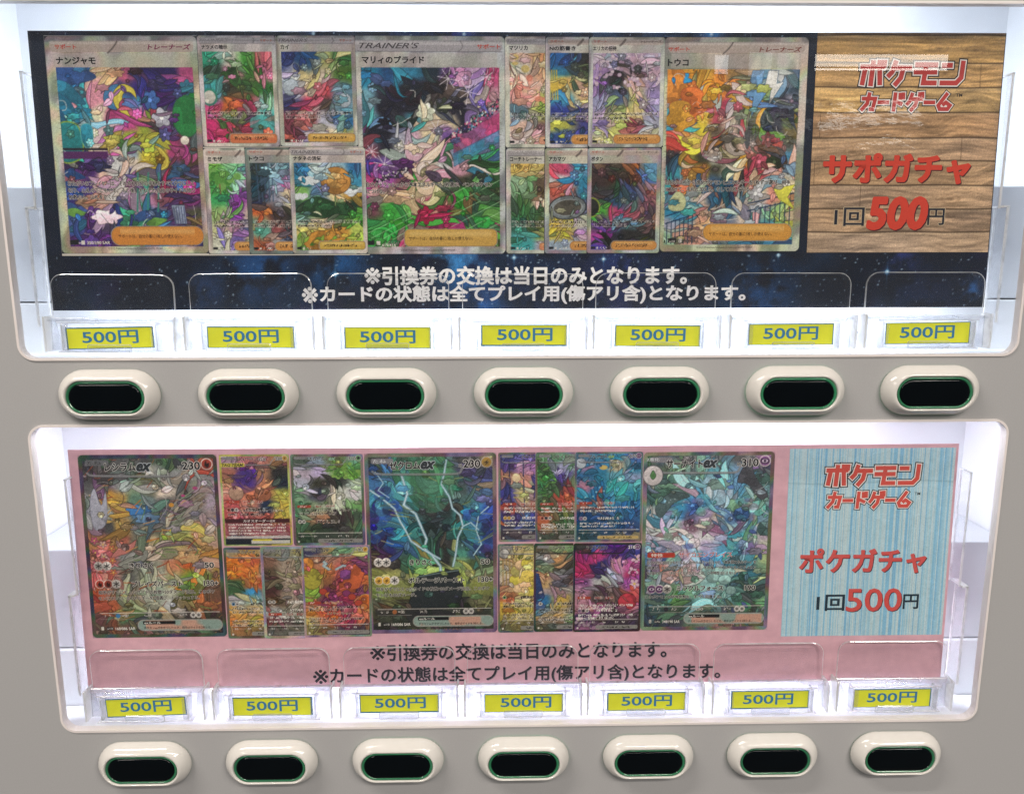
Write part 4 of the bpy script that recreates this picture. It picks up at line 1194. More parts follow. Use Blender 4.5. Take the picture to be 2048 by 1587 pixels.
def d_l3(c):
    rs = RNG(15)
    for k in range(70):
        x, y = rs.rand(), rs.rand()
        if .2 < x < .8 and .15 < y < .62: continue
        leafshape(c, x, y, 3.5 + rs.rand() * 3, rs.rand() * 6.2, .22, ['5f9a8c', '4a7f7a', '6fae98', '7fa67a', '4f5f8c', 'a9b4b0', '88a8b4'][k % 7], '26384a')
    for k in range(40): c.ell((.15 + rs.rand() * .75) * c.w, (.25 + rs.rand() * .35) * c.h, 1.4 + rs.rand() * 3, 1 + rs.rand() * 2, ['3f84b0', '57a0a8', '8a6a9a', '6fae90', 'a87a9a', '4a6ab0'][k % 6], al=.45, soft=1.0)
    c.shape(fx(c, [(.80, .05), (.86, .14), (.96, .24), (.90, .26), (.80, .18), (.72, .16)]), '5a5a62', '2c3038', .35)
    c.shape(fx(c, [(.10, .30), (.22, .22), (.36, .24), (.24, .28), (.14, .36)]), '566a6c', '2c3440', .3)
    for k in range(14): c.ell((.16 + rs.rand() * .40) * c.w, (.42 + rs.rand() * .12) * c.h, .6, .6, 'b4aab4')
    inklines(c, 43, 24, ('34506c', '2c3440', 'd8e0e0'))
    for x, y, r in [(.52, .66, 4), (.60, .67, 4.5), (.68, .67, 4), (.56, .70, 4), (.65, .71, 4), (.70, .77, 3.4), (.62, .76, 3.6)]: c.ell(x * c.w, y * c.h, r, r * .8, '9fc4c0', inkc='3a5a60', iw=.3)
    for k in range(60): c.ell((.2 + rs.rand() * .7) * c.w, (.25 + rs.rand() * .35) * c.h, .3, .3, 'dfe8ec', al=.8)
def ex1(kinds1, kinds2, y1, y2, ic):
    def f(c):
        r = 2.5
        c.ell(.925 * c.w, .052 * c.h, 3.3, 3.3, 'd8cfc8'); symbol(c, .925, .052, 3.1, ic)
        for k, q in enumerate(kinds1): symbol(c, .085 + k * .06, y1, r, q)
        for k, q in enumerate(kinds2): symbol(c, .085 + k * .06, y2, r, q)
        symbol(c, .755, .877, 1.6, 'n'); symbol(c, .795, .877, 1.6, 'n')
        exbox(c)
        c.scrawl(.07 * c.w, .869 * c.h, .16 * c.w, .884 * c.h, 'bdb6b0', 4, None, .4); c.scrawl(.24 * c.w, .869 * c.h, .29 * c.w, .884 * c.h, 'bdb6b0', 5, None, .4)
        c.scrawl(.39 * c.w, .869 * c.h, .46 * c.w, .884 * c.h, 'bdb6b0', 6, None, .4); c.scrawl(.65 * c.w, .869 * c.h, .71 * c.w, .884 * c.h, 'bdb6b0', 7, None, .4)
        c.ell(.20 * c.w, .877 * c.h, 1.5, 1.5, {'f': '3f7fae', 'e': 'a8683e', 'p': '33303a'}[ic])
        c.rect(.11 * c.w, .939 * c.h, .16 * c.w, .957 * c.h, '2a2c30', r=.3)
        c.rect(.07 * c.w, .937 * c.h, .088 * c.w, .957 * c.h, 'ddd6cc', r=.3)
        c.scrawl(.33 * c.w, .976 * c.h, .72 * c.w, .986 * c.h, '8a6a60', 8, None, .4)
    return f
WH = 'e4ded6'
HW = dict(bold=.042, halo='e8e2da', hb=.04); EXT = dict(bold=.05, shear=.35, halo='b8bcc0', hb=.05)
H2 = dict(bold=.024, halo='d5cec6', hb=.04); NUM = dict(bold=.03, halo='d8d2ca', hb=.05)
GL1 = """444 555 666 777 555 575 565 444 b54
555 655 777 898 ccb 999 bbb aaa 999
666 767 999 9a8 776 dcb 777 998 b9a
999 c94 b95 687 788 666 766 876 a9a
aab aa9 a85 47a 68a 667 766 777 988
756 555 b95 777 776 777 998 da8 ba9
b85 b76 a65 776 ba8 9a5 bb6 ca6 b98
b76 c67 888 776 cba 888 b97 998 c94
c77 c88 776 777 998 c86 c63 b99 b95
c66 c98 666 887 bba aa7 7a4 8a4 654
b53 a76 776 a98 9a9 bba 674 864 754
a53 b64 886 987 998 bbb 875 a64 854
854 a64 5a6 567 898 a86 554 543 443
754 b74 965 676 987 776 555 7a7 333"""
common = lambda name, hp, x1: [(name, x1, BLK, HW), ("HP", (.715, .062, .74, .078), BLK, dict(bold=.03, halo=WH)), (hp, (.75, .040, .875, .080), BLK, dict(bold=.025, halo='d8d2ca', hb=.05))]
def creature(rect, grid, seed, cells, order, texts, decor, label, fw=None, extra=None, back='cfa2ad', **kw):
    make_card(lower, LOW, 'printed_card', rect, grid, None, 'C', seed, cells, order, texts, decor, label, lower=True, extra=extra, full_w=fw, back=back, **kw)
creature((-274.9, 3.3, -189.4, 122.8), GL1, 41, 460, 1,
    common("レシラム", "230", (.19, .046, .41, .086)) + [("ex", (.42, .050, .52, .086), '2a3034', EXT), ("たね", (.065, .034, .165, .052), '3a3a3c', dict(bold=.02)),
     ("きりさく", (.31, .585, .485, .615), '221e22', HW), ("50", (.865, .585, .93, .613), '221e22', NUM),
     ("ブレイズバースト", (.32, .685, .69, .715), '221e22', HW), ("130+", (.85, .685, .955, .713), '221e22', NUM),
     ("相手がすでにとったサイドの枚数×50ダメージ追加。このポケ", (.07, .735, .925, .757), '2a2024', H2),
     ("モンについているエネルギーを1個選び、トラッシュする。", (.068, .768, .81, .789), '2a2024', H2),
     ("exルール", (.39, .911, .51, .924), WH, dict(bold=.02)), ("ポケモンexがきぜつしたとき、相手はサイドを2枚とる。", (.385, .939, .885, .953), '2a2a2a', dict(bold=.01)),
     ("×2", (.225, .869, .27, .884), 'bdb6b0', dict(bold=.01)), ("168/086 SAR", (.175, .941, .32, .956), WH, dict(bold=.01)), ("sv11W", (.113, .942, .157, .954), 'c8c2bc', {})],
    d_l1, "large dark-edged picture card at the left end in autumn orange and grey", extra=ex1('nn', 'ffn', .600, .700, 'f'), frame=dict(edge='4a4c50', tagcol='77777a'), soft=.35, warp=4.0, inkk=.55)
GL2 = """444 555 465 586 6a8 688 555 666 ca6
36a 479 599 475 6a6 585 557 557 447
47a 48a 59a 464 444 5a8 566 568 557
59a 48a 599 366 333 577 577 588 66a
248 35b 59a 455 444 344 488 48b 35b
239 24a 49a 466 344 355 4aa 49a 24a
324 358 38a 477 354 444 466 49a 348
433 337 467 488 5a8 333 598 468 335
654 544 465 6a7 7a7 333 8a7 564 434
995 aa6 996 ab6 bb7 9a6 ab6 996 775
885 885 775 9a8 456 334 345 995 885
665 775 554 333 333 233 333 775 664
553 554 333 333 333 333 443 664 554
333 443 443 443 554 433 333 444 443"""
creature((-98.4, 3.4, -16.2, 121.9), GL2, 42, 440, 1,
    common("ゼクロム", "230", (.19, .046, .42, .086)) + [("ex", (.43, .048, .53, .084), '2a3034', EXT), ("たね", (.065, .034, .165, .052), 'd8d8da', dict(bold=.02)),
     ("きりさく", (.325, .583, .495, .612), '1c2220', HW), ("50", (.875, .583, .94, .610), '1c2220', NUM),
     ("ボルテージバースト", (.315, .685, .745, .713), '1c2220', HW), ("130+", (.855, .683, .965, .711), '1c2220', NUM),
     ("相手がすでにとったサイドの枚数×50ダメージ追加。このポケ", (.06, .737, .94, .758), '262628', H2),
     ("モンにも30ダメージ。", (.06, .770, .37, .791), '262628', H2),
     ("exルール", (.39, .911, .51, .924), WH, dict(bold=.02)), ("ポケモンexがきぜつしたとき、相手はサイドを2枚とる。", (.385, .939, .885, .953), '2a2a2a', dict(bold=.01)),
     ("×2", (.225, .869, .27, .884), 'bdb6b0', dict(bold=.01)), ("169/086 SAR", (.175, .941, .32, .956), WH, dict(bold=.01)), ("sv11B", (.113, .942, .157, .954), 'c8c2bc', {})],
    d_l2, "large picture card in the middle with lightning over a dark crag", extra=ex1('nn', 'een', .597, .699, 'e'), frame=dict(edge='6f6e74', tagcol='8f8c92'), soft=.4, warp=4.0, inkk=.5)
GL3 = """565 567 788 888 888 777 666 888 b7b
bbb 676 8a8 9bb 6ab 7bc 8ac 566 557
9a9 466 7a9 8bc acd 8cd 69b 7aa 466
355 577 687 6ac acd abc 6ac 9aa 577
577 69a 49b 47b 6ab 9bc 7a8 9b8 799
ccc 79a 48b 668 a9b ba9 47a 478 79a
ccd cbc bcd 867 ccc cbc 88a 58a 8ab
bbc ddd ddd dcd ddd aac 5ab 7b8 bab
68a bbc ddd ddd cbd 6ac 5ab 87a bba
58b bab ccc ccd 8ad 6ad 8ab 59a ab8
667 c87 c98 caa a9b 8ac 489 467 8a8
8a9 99a 889 799 9bb 9cb 577 366 577
567 567 797 8b9 9cc 9cc 7aa 455 566
787 466 7a6 577 7bb 8bb 577 5a7 8b8
357 386 464 466 565 677 676 454 446
445 456 556 797 9a9 d98 d99 ca9 885"""
creature((75.9, 4.0, 158.6, 122.0), GL3, 43, 520, 1,
    common("サーナイト", "310", (.175, .044, .45, .085)) + [("ex", (.46, .048, .56, .084), '2a3034', EXT), ("2進化", (.025, .031, .12, .049), 'd8d8da', dict(bold=.02)),
     ("キルリアから進化", (.17, .096, .33, .108), '2a2a30', dict(bold=.005)),
     ("特性", (.075, .56, .165, .578), 'e8dcd2', dict(bold=.02)), ("サイコエンブレイス", (.29, .553, .70, .581), 'b03a48', dict(bold=.014, halo='e0d6d2', hb=.04)),
     ("自分の番に何回でも使える。自分のトラッシュから「基本超エネルギー」を", (.045, .602, .89, .620), '22262e', H2),
     ("1枚選び、自分の超ポケモンにつける。その後、つけたポケモンにダメカン", (.045, .632, .89, .650), '22262e', H2),
     ("を2個のせる。（きぜつするポケモンには、この特性は使えない。）", (.045, .662, .76, .680), '22262e', H2),
     ("ミラクルフォース", (.28, .743, .64, .771), '1c2028', HW), ("190", (.81, .743, .89, .770), '1c2028', NUM),
     ("このポケモンの特殊状態を、すべて回復する。", (.035, .796, .63, .815), '22262e', H2),
     ("exルール", (.38, .911, .50, .924), WH, dict(bold=.02)), ("ポケモンexがきぜつしたとき、相手はサイドを2枚とる。", (.375, .939, .875, .953), '2a2a2a', dict(bold=.01)),
     ("-30", (.43, .869, .49, .884), 'bdb6b0', dict(bold=.01)), ("348/190 SAR", (.175, .941, .31, .956), WH, dict(bold=.01)), ("G", (.073, .941, .085, .954), '222', {}), ("sv4a", (.115, .942, .155, .954), 'c8c2bc', {})],
    d_l3, "large picture card beside the striped panel with white cloth over a leafy pond",
    extra=lambda c: (ex1('', 'ppn', .6, .762, 'p')(c), c.ell(.075 * c.w, .128 * c.h, 6.0, 6.2, 'c9c0c0', inkc='5a5a60', iw=.6), leafshape(c, .075, .15, 6, -1.57, .3, '5a8a54'), c.rect(.045 * c.w, .555 * c.h, .26 * c.w, .583 * c.h, 'b8402f', r=1.2)),
    frame=dict(edge='7a7876', tagcol='8f8c92'), soft=.3, warp=4.0, inkk=.6)

def exs(ic=None, rows=((.56, .60), (.64, .68)), tagbar=None, costs=None, white=False, boxc='8f8c88', gold=False, name=None):
    def f(c):
        w_, h_ = c.w, c.h
        rs_ = int(w_ * 7 + h_)
        for k, (a, b) in enumerate(rows):
            c.scrawl(.08 * w_, a * h_, .90 * w_, (a + .022) * h_, 'e2ddd6' if white else '2a2428', rs_ + k, None if white else 'd0c8c0', .5)
            c.scrawl(.08 * w_, b * h_, .62 * w_, (b + .022) * h_, 'e2ddd6' if white else '2a2428', rs_ + 9 + k, None if white else 'd0c8c0', .5)
        if tagbar:
            c.rect(.07 * w_, tagbar * h_, .26 * w_, (tagbar + .028) * h_, 'b04434', r=.4); c.scrawl(.10 * w_, (tagbar + .006) * h_, .20 * w_, (tagbar + .022) * h_, 'e8d8d0', 3, None, .5)
            c.scrawl(.32 * w_, (tagbar + .002) * h_, .6 * w_, (tagbar + .026) * h_, 'a83a38', 13, 'd8ccc4', .55)
        if costs:
            y, ks = costs
            for k, q in enumerate(ks): symbol(c, .10 + k * .055, y, 1.05, q)
            c.scrawl(.34 * w_, (y - .014) * h_, .66 * w_, (y + .014) * h_, 'e2ddd6' if white else '241e24', 33, None if white else 'd0c8c0', .6)
        if ic: symbol(c, .935, .045, 1.6, ic)
        c.rect(.34 * w_, .925 * h_, .96 * w_, .968 * h_, '9a9690', r=1.0); c.rect(.345 * w_, .93 * h_, .955 * w_, .963 * h_, 'c8ac6c' if gold else boxc, r=.9)
        c.scrawl(.42 * w_, .94 * h_, .86 * w_, .955 * h_, '2c2620', 44, None, .5)
        for x in (.10, .28, .44, .62, .72): c.scrawl(x * w_, .883 * h_, (x + .07) * w_, .903 * h_, 'cfc8c2', int(x * 99), None, .45)
        c.rect(.06 * w_, .945 * h_, .085 * w_, .965 * h_, 'ddd6cc', r=.2)
    return f
ns = lambda t, x0, x1: (t, (x0, .034, x1, .070), BLK, dict(bold=.028, halo='c8c2ba', hb=.03))
hp = lambda t: (t, (.80, .032, .90, .066), BLK, dict(bold=.02, halo='d8d2ca', hb=.05))
def d_s1(c):
    c.ell(.34 * c.w, .3 * c.h, 8, 7, '4f3a84', al=.5); c.shape(fx(c, [(.72, .36), (.84, .48), (.90, .66), (.74, .70), (.84, .60), (.82, .46)]), 'cfb450', '6a5420', .3)
    c.ell(.22 * c.w, .42 * c.h, 4.5, 4.5, 'd0a890', inkc='4a2a30', iw=.3); c.ell(.60 * c.w, .44 * c.h, 5, 4, 'c07a58', inkc='4a2a30', iw=.3)
def e_s1(c):
    exs('e', ((.60, .64),), .50, (.60, 'fdn'))(c)
    c.rect(.04 * c.w, .70 * c.h, .97 * c.w, .745 * c.h, '4a1c24'); c.rect(.05 * c.w, .75 * c.h, .96 * c.w, .88 * c.h, '8a4450', al=.5)
    for k in range(4): c.scrawl(.08 * c.w, (.755 + k * .032) * c.h, (.93 - .3 * (k == 3)) * c.w, (.777 + k * .032) * c.h, 'e2d6d0', 60 + k, None, .55)
    c.rect(.05 * c.w, .892 * c.h, .96 * c.w, .915 * c.h, 'c2bcba'); c.rect(.03 * c.w, .92 * c.h, .97 * c.w, .985 * c.h, '1c2430')
    c.rect(.40 * c.w, .935 * c.h, .96 * c.w, .975 * c.h, 'c9c4bc'); c.rect(.02 * c.w, .095 * c.h, .36 * c.w, .135 * c.h, 'd6c94a', r=.6); c.rect(.42 * c.w, .925 * c.h, .70 * c.w, .945 * c.h, 'd6c94a')
    for p in [[(.015, .02), (.015, .3)], [(.3, .012), (.02, .012)], [(.985, .8), (.985, .98), (.7, .99)]]: c.line(fx(c, p), 1.0, 'cfc24e', curve=False)
def d_s2(c):
    rs = RNG(9)
    for k in range(60): c.ell((.5 + rs.rand() * .5) * c.w, (.1 + rs.rand() * .16) * c.h, 1.2, 1, ['7fae4c', '5f9440', '95bc5c'][k % 3])
def d_s3(c):
    rs = RNG(19)
    for k in range(60): c.ell(rs.rand() * c.w, (.1 + rs.rand() * .3) * c.h, 1.4, 1.1, ['d0702c', 'dd9a3a', 'b8542a', 'c8843c'][k % 4], al=.8)
def d_s4(c): streaks(c, 33, 60, ['c4b8a4', '5a4636', '8a755e', '3c3028', 'a8947c'], .8, 5, .55)
def d_s5(c):
    c.shape(fx(c, [(.52, .34), (.78, .20), (.92, .30), (.80, .52), (.54, .50)]), 'c4643c', '5a2440', .35, curve=False); c.shape(fx(c, [(.56, .28), (.72, .24), (.70, .36), (.55, .38)]), '8a4a8c', '4a2450', .3, curve=False)
    c.ell(.14 * c.w, .36 * c.h, 6, 7, 'a8a040', inkc='5a5024', iw=.35); c.ell(.08 * c.w, .20 * c.h, 4, 4, 'd08a40', inkc='6a4020', iw=.3)
    c.ell(.92 * c.w, .62 * c.h, 5, 5, 'cf7030', inkc='d8b060', iw=.5); bolt(c, [(.24, .12), (.36, .20), (.32, .22), (.44, .28)], .7, 'c4ccc8'); bolt(c, [(.50, .26), (.60, .22), (.70, .23)], .6, 'c4ccc8')
    for k in range(9): c.ell((.3 + (k * .17) % .6) * c.w, (.5 + (k * .11) % .2) * c.h, 2.4, 2, ['b84a38', 'c87a3c', '8a3a6a'][k % 3], inkc='4a2030', iw=.3)
def d_s6(c):
    for x in (.16, .36): c.line(fx(c, [(x, .1), (x + .02, .6)]), .7, '25305a', curve=False)
    for k in range(5): c.line(fx(c, [(.22, .30 + k * .05), (.34, .30 + k * .05)]), .6, 'c8c060', curve=False)
    c.ell(.26 * c.w, .28 * c.h, 2.6, 2.8, 'e0c8a0')
def d_s7(c):
    for k in range(16): leafshape(c, .05 + (k % 4) * .04, .18 + k * .022, 6, -.8 + (k % 5) * .4, .15, ['4f8a48', '6fa656', '3f7040'][k % 3])
def d_s8(c):
    for k in range(7): c.ell((.1 + .03 * k) * c.w, (.34 + .02 * (k % 3)) * c.h, 1.3, 1.8, 'c08aa0', al=.8)
    for k in range(14): c.ell((.06 + (k * .37) % .9) * c.w, (.2 + (k * .23) % .4) * c.h, .6, .6, '9fd0d8', al=.8)
    c.ell(.42 * c.w, .17 * c.h, 2.6, 1.5, 'd8c070'); c.ell(.09 * c.w, .125 * c.h, 3.2, 3.2, 'b8c0c8', inkc='3a4a60', iw=.4)
def d_s9(c):
    for k in range(5): c.line(fx(c, [(.08 + k * .05, .12), (.08 + k * .05, .46)]), .8, 'a88a50', curve=False)
    for k in range(11): a = k * .6; c.ell((.42 + math.cos(a) * .16) * c.w, (.38 + math.sin(a) * .16) * c.h, 3.6, 3.4, ['d4c878', 'd8b890', 'cfc050'][k % 3], inkc='8a6a3a', iw=.25)
    c.ell(.44 * c.w, .40 * c.h, 6, 6, 'd8c060'); c.ell(.1 * c.w, .11 * c.h, 3.0, 3.0, 'b8b4b0', inkc='333', iw=.5)
def d_s10(c):
    c.shape(fx(c, [(.0, .3), (.06, .3), (.16, .60), (.10, .66), (.0, .8)]), '3a5288', '202a4a', .4, curve=False)
def d_s11(c):
    for x, y in [(.92, .18), (.88, .32), (.90, .46), (.10, .88), (.2, .95)]: flower(c, x, y, 3.2, 'dcb8cc')
    c.ell(.80 * c.w, .66 * c.h, 5.8, 5.4, 'b83e4c', inkc='5a1828', iw=.35)
K = dict(warp=2.2, soft=.3, inkk=.55)
creature((-188.1, 3.5, -144.7, 62.5), "b9a c77 b77 b85|b76 539 b86 333|c86 539 c86 234|d98 d86 b75 bb5|c66 c87 235 cb5|b55 a55 b65 cb5|a66 b77 b78 b56|778 766 cc8 bba", 51, 170, 2,
    [ns("アーゴヨン&アクジキング", .18, .56), ("GX", (.57, .038, .67, .07), '333', dict(bold=.03, halo=WH, shear=.2)), hp("280"), ("TAG TEAM", (.04, .101, .34, .129), '2a2a1c', dict(bold=.03, shear=.25)), ("カオスオーダーGX", (.30, .708, .76, .738), 'e6d8d4', dict(bold=.015, shear=.1))], d_s1, "small card with red and purple artwork and a yellow corner banner", extra=e_s1, frame=dict(edge='b9b07a', dark=0), **K)
creature((-144.2, 3.6, -99.0, 62.6), "565 9ab 785 7a8|cbc cbd 8b5 6a4|bbc 443 333 bcb|8a8 556 ccb ccc|586 897 ccb 7a6|464 b86 433 454|575 343 333 675|353 454 454 565", 52, 170, 3,
    [ns("マスカーニャ", .20, .52), ("ex", (.53, .040, .62, .068), '8fb8a0', dict(bold=.03, shear=.3)), hp("310")], d_s2, "small card with a leafy green tree and a black shape", extra=exs('g', ((.60, .635),), .555, (.735, 'nn')), frame=dict(edge='74757a'), **K)
creature((-188.9, 63.2, -165.5, 124.2), "a97 b95 a98 a95|e83 c64 b86 b84|d73 d84 9aa c84|464 c74 c54 b64|464 49c c74 ca6|aaa 8a9 7ab a98|da5 ca7 bb8 b95|d84 ca5 c95 b84|d95 b84 998 998", 53, 170, 2,
    [ns("ケルディオ", .20, .45)], d_s3, "small half-covered card in autumn orange with a blue shape", 45, exs(None, ((.66, .70), (.80, .84)), None, (.62, 'wn')), frame=dict(edge='5e5c5c'), **K)
creature((-165.6, 62.9, -140.0, 124.3), "776 998 a94 a98|865 a98 a98 987|654 a98 987 876|654 ba9 a87 987|533 987 caa ba9|643 765 998 987|aaa 998 776 887|744 655 665 665|887 776 998 998", 54, 170, 3,
    [ns("ヒスイゾロアークV", .14, .565), ("VSTAR", (.38, .675, .56, .70), WH, dict(bold=.02, shear=.2))], d_s4, "small half-covered card in brown and cream brushwork", 45, exs(None, ((.76, .80),), .72, (.60, 'nn'), True), frame=dict(edge='a9a3a0'), **K)
creature((-139.9, 62.5, -96.7, 123.6), "446 a96 7a8 bb6|a75 c98 b76 847|c86 b74 c66 746|bb5 964 a46 c74|8a4 735 d75 847|a75 836 935 c75|d84 c54 946 d85|ca6 c64 b35 c75|cb6 a85 646 434", 55, 180, 4,
    [ns("ロトムV", .16, .40), hp("190"), ("スクラップショート", (.34, .725, .74, .755), '2a1c24', dict(bold=.01, halo='d8c0a0', hb=.05))], d_s5, "small card in orange and purple with fruit-like round shapes", extra=exs('e', ((.66, .69), (.79, .82)), .61, None), frame=dict(edge='8c8a8e'), **K)
creature((-15.2, 3.6, 8.2, 61.4), "448 66a 86b 66a|548 c9b a7b 86b|b86 d98 76a 86a|448 bb8 44a 44a|449 cb8 648 548|b54 976 a65 a65|448 46a 44a 44a|446 457 357 447|545 545 656 656", 56, 170, 2,
    [ns("ミライドン", .34, .52)], d_s6, "small half-covered card in blue and violet with a lit window", 43.5, exs(None, ((.61, .645), (.77, .80)), .56, (.73, 'een'), True), frame=dict(edge='77757c'), **K)
creature((8.1, 3.6, 32.9, 61.8), "696 7a8 888 8a8|585 aac 7a7 7a8|5a5 65a 8a7 8a8|485 444 b54 7a7|575 b54 c64 585|464 a54 a65 464|b64 474 464 464|a64 565 575 465|565 554 656 666", 57, 170, 3,
    [ns("コライドン", .24, .52)], d_s7, "small half-covered card in jungle green with a red shape", 44, exs(None, ((.61, .645), (.79, .82)), .56, (.73, 'fdn'), True), frame=dict(edge='7b7a7c'), **K)
creature((32.8, 3.6, 75.7, 62.1), "58a 49b 39b 57b|a8a 38b cb9 38a|37a 38a 6ab 9ac|a79 27a 4aa 5ab|28a 269 4ab 38a|a65 a65 37a 37a|147 258 368 369|157 258 258 358|256 368 a97 ba7", 58, 170, 4,
    [ns("ブルンゲル", .20, .48), ("ex", (.49, .040, .58, .068), '8fb05c', dict(bold=.03, shear=.3)), hp("270")], d_s8, "small card with deep blue water and a pale rimmed oval", extra=exs('p', ((.60, .64), (.78, .81)), .55, (.735, 'pn'), True, gold=True), frame=dict(edge='77757c'), **K)
creature((-15.9, 62.6, 7.2, 122.2), "998 ba7 bb8 ba7|ca8 dc8 dc7 cb7|bb9 dc8 cb5 ca6|cba dca db6 db7|b97 db8 da6 ca6|c75 dc9 c96 c96|ca4 cb6 ba6 ba6|a94 ba6 a85 a85|885 984 876 876", 59, 170, 2,
    [ns("エルフーン", .20, .48)], d_s9, "small half-covered card in cream and yellow with a cloud-like shape", 43, exs(None, ((.66, .69), (.79, .82)), None, (.60, 'g')), frame=dict(edge='6f6c66'), **K)
creature((7.1, 62.5, 32.4, 122.0), "665 9a8 7a6 7a6|aaa c96 666 777|797 554 443 555|c97 888 544 555|ca7 778 744 755|a99 988 998 888|37a ca5 777 777|69a ca6 899 899|b96 c96 6a5 7a6|665 787 676 776", 60, 170, 3,
    [ns("ニャイキング", .27, .56)], d_s10, "small half-covered card with a grey round shape on sandy ground", 44, exs(None, ((.74, .77), (.83, .855)), None, (.68, 'n')), frame=dict(edge='3a3c40', black=True), **K)
creature((32.3, 62.6, 76.1, 122.4), "333 459 528 76a|a37 c48 528 449|a36 337 c9a c6a|b36 436 bbc b47|858 bbb 989 a5a|b8a 655 655 d66|b89 544 655 c56|a78 b69 746 a68|325 434 434 545|b6a c9b 434 434", 61, 180, 4,
    [ns("ラブトロスV", .19, .50), ("210", (.80, .032, .90, .066), 'ece6e0', dict(bold=.02))], d_s11, "small black-edged card in magenta with a red ball and flowers", extra=exs('p', ((.69, .72), (.80, .83)), .60, (.76, 'pdn'), True), frame=dict(edge='2a2a30', tagcol='444', black=True), **K)

# ------------------------------------------------------------------ the machine front
machine = empty('vending_machine', (0, 0, -0.25))
tag(machine, "grey vending machine front with two lit display windows above rows of oval buttons", "vending machine")
OFF = -machine.location            # children keep world coordinates
def mpart(o):
    o.parent = machine
    o.location = OFF
    return o
WX0, WX1 = -0.2897, 0.2901
UWZ = (0.0239, 0.2165)
LWZ = (-0.2116, -0.0155)
RC = 0.0085
def panel_with_holes():
    """sheet steel front with two rounded openings and returned edges"""
    bm_v, bm_f = [], []
    def strip(outer, hole, y):
        n = len(hole); b = len(bm_v)
        bm_v.extend([(x, y, z) for x, z in hole])
        # outer ring matched to the hole points by corner quadrant
        x0, z0, x1, z1 = outer
        hx0, hx1 = min(p[0] for p in hole), max(p[0] for p in hole)
        hz0, hz1 = min(p[1] for p in hole), max(p[1] for p in hole)
        cx, cz = (hx0 + hx1) / 2, (hz0 + hz1) / 2
        bm_v.extend([(x1 if x > cx else x0, y, z1 if z > cz else z0) for x, z in hole])
        for i in range(n):
            j = (i + 1) % n
            a, c = b + i, b + j
            f = [a, c, b + n + j, b + n + i]
            if bm_v[f[2]] == bm_v[f[3]]: f = f[:3]
            bm_f.append(tuple(reversed(f)))
    mid = (UWZ[0] + LWZ[1]) / 2
    hu, hl = rrect(WX0, UWZ[0], WX1, UWZ[1], RC, 8), rrect(WX0, LWZ[0], WX1, LWZ[1], RC, 8)
    strip((-0.42, mid, 0.42, 0.34), hu, 0.0)
    strip((-0.42, -0.46, 0.42, mid), hl, 0.0)
    for h in (hu, hl):
        n, b = len(h), len(bm_v)
        bm_v.extend([(x, 0.0, z) for x, z in h]); bm_v.extend([(x, 0.0044, z) for x, z in h])
        for i in range(n):
            j = (i + 1) % n; bm_f.append((b + i, b + j, b + n + j, b + n + i))
    b = len(bm_v)      # outer return so that the sheet has depth from the side
    ring = [(-0.42, -0.46), (0.42, -0.46), (0.42, 0.34), (-0.42, 0.34)]
    bm_v.extend([(x, 0.0, z) for x, z in ring]); bm_v.extend([(x, 0.12, z) for x, z in ring])
    for i in range(4):
        j = (i + 1) % 4; bm_f.append((b + i, b + j, b + 4 + j, b + 4 + i))
    return bm_v, bm_f
v, f = panel_with_holes()
mpart(mesh_obj('front_panel', v, f, M_PANEL))

def ring_mesh(o_pts, i_pts, y0, y1, name, mat):
    n = len(o_pts)
    v = [(x, y1, z) for x, z in o_pts] + [(x, y0, z) for x, z in o_pts] + [(x, y0, z) for x, z in i_pts] + [(x, y1, z) for x, z in i_pts]
    f = []
    for k in range(3):
        for i in range(n):
            j = (i + 1) % n; f.append((k * n + i, k * n + j, (k + 1) * n + j, (k + 1) * n + i))
    return mesh_obj(name, v, f, mat)
def window(z0, z1):
    o = rrect(WX0 - .0008, z0 - .0008, WX1 + .0008, z1 + .0008, RC + .0008, 10)
    i = rrect(WX0 + .0006, z0 + .0006, WX1 - .0006, z1 - .0006, RC - .0006, 10)
    fr = mpart(ring_mesh(o, i, -.0008, .0046, 'window_frame', M_RIM))
    b = MB(); p = rrect(WX0 + .0004, z0 + .0004, WX1 - .0004, z1 - .0004, RC - .0004, 10)
    b.prism(p, .0002, .0022)
    pane = b.build('pane', [M_PANE], fr)
    return fr
window(*UWZ); window(*LWZ)

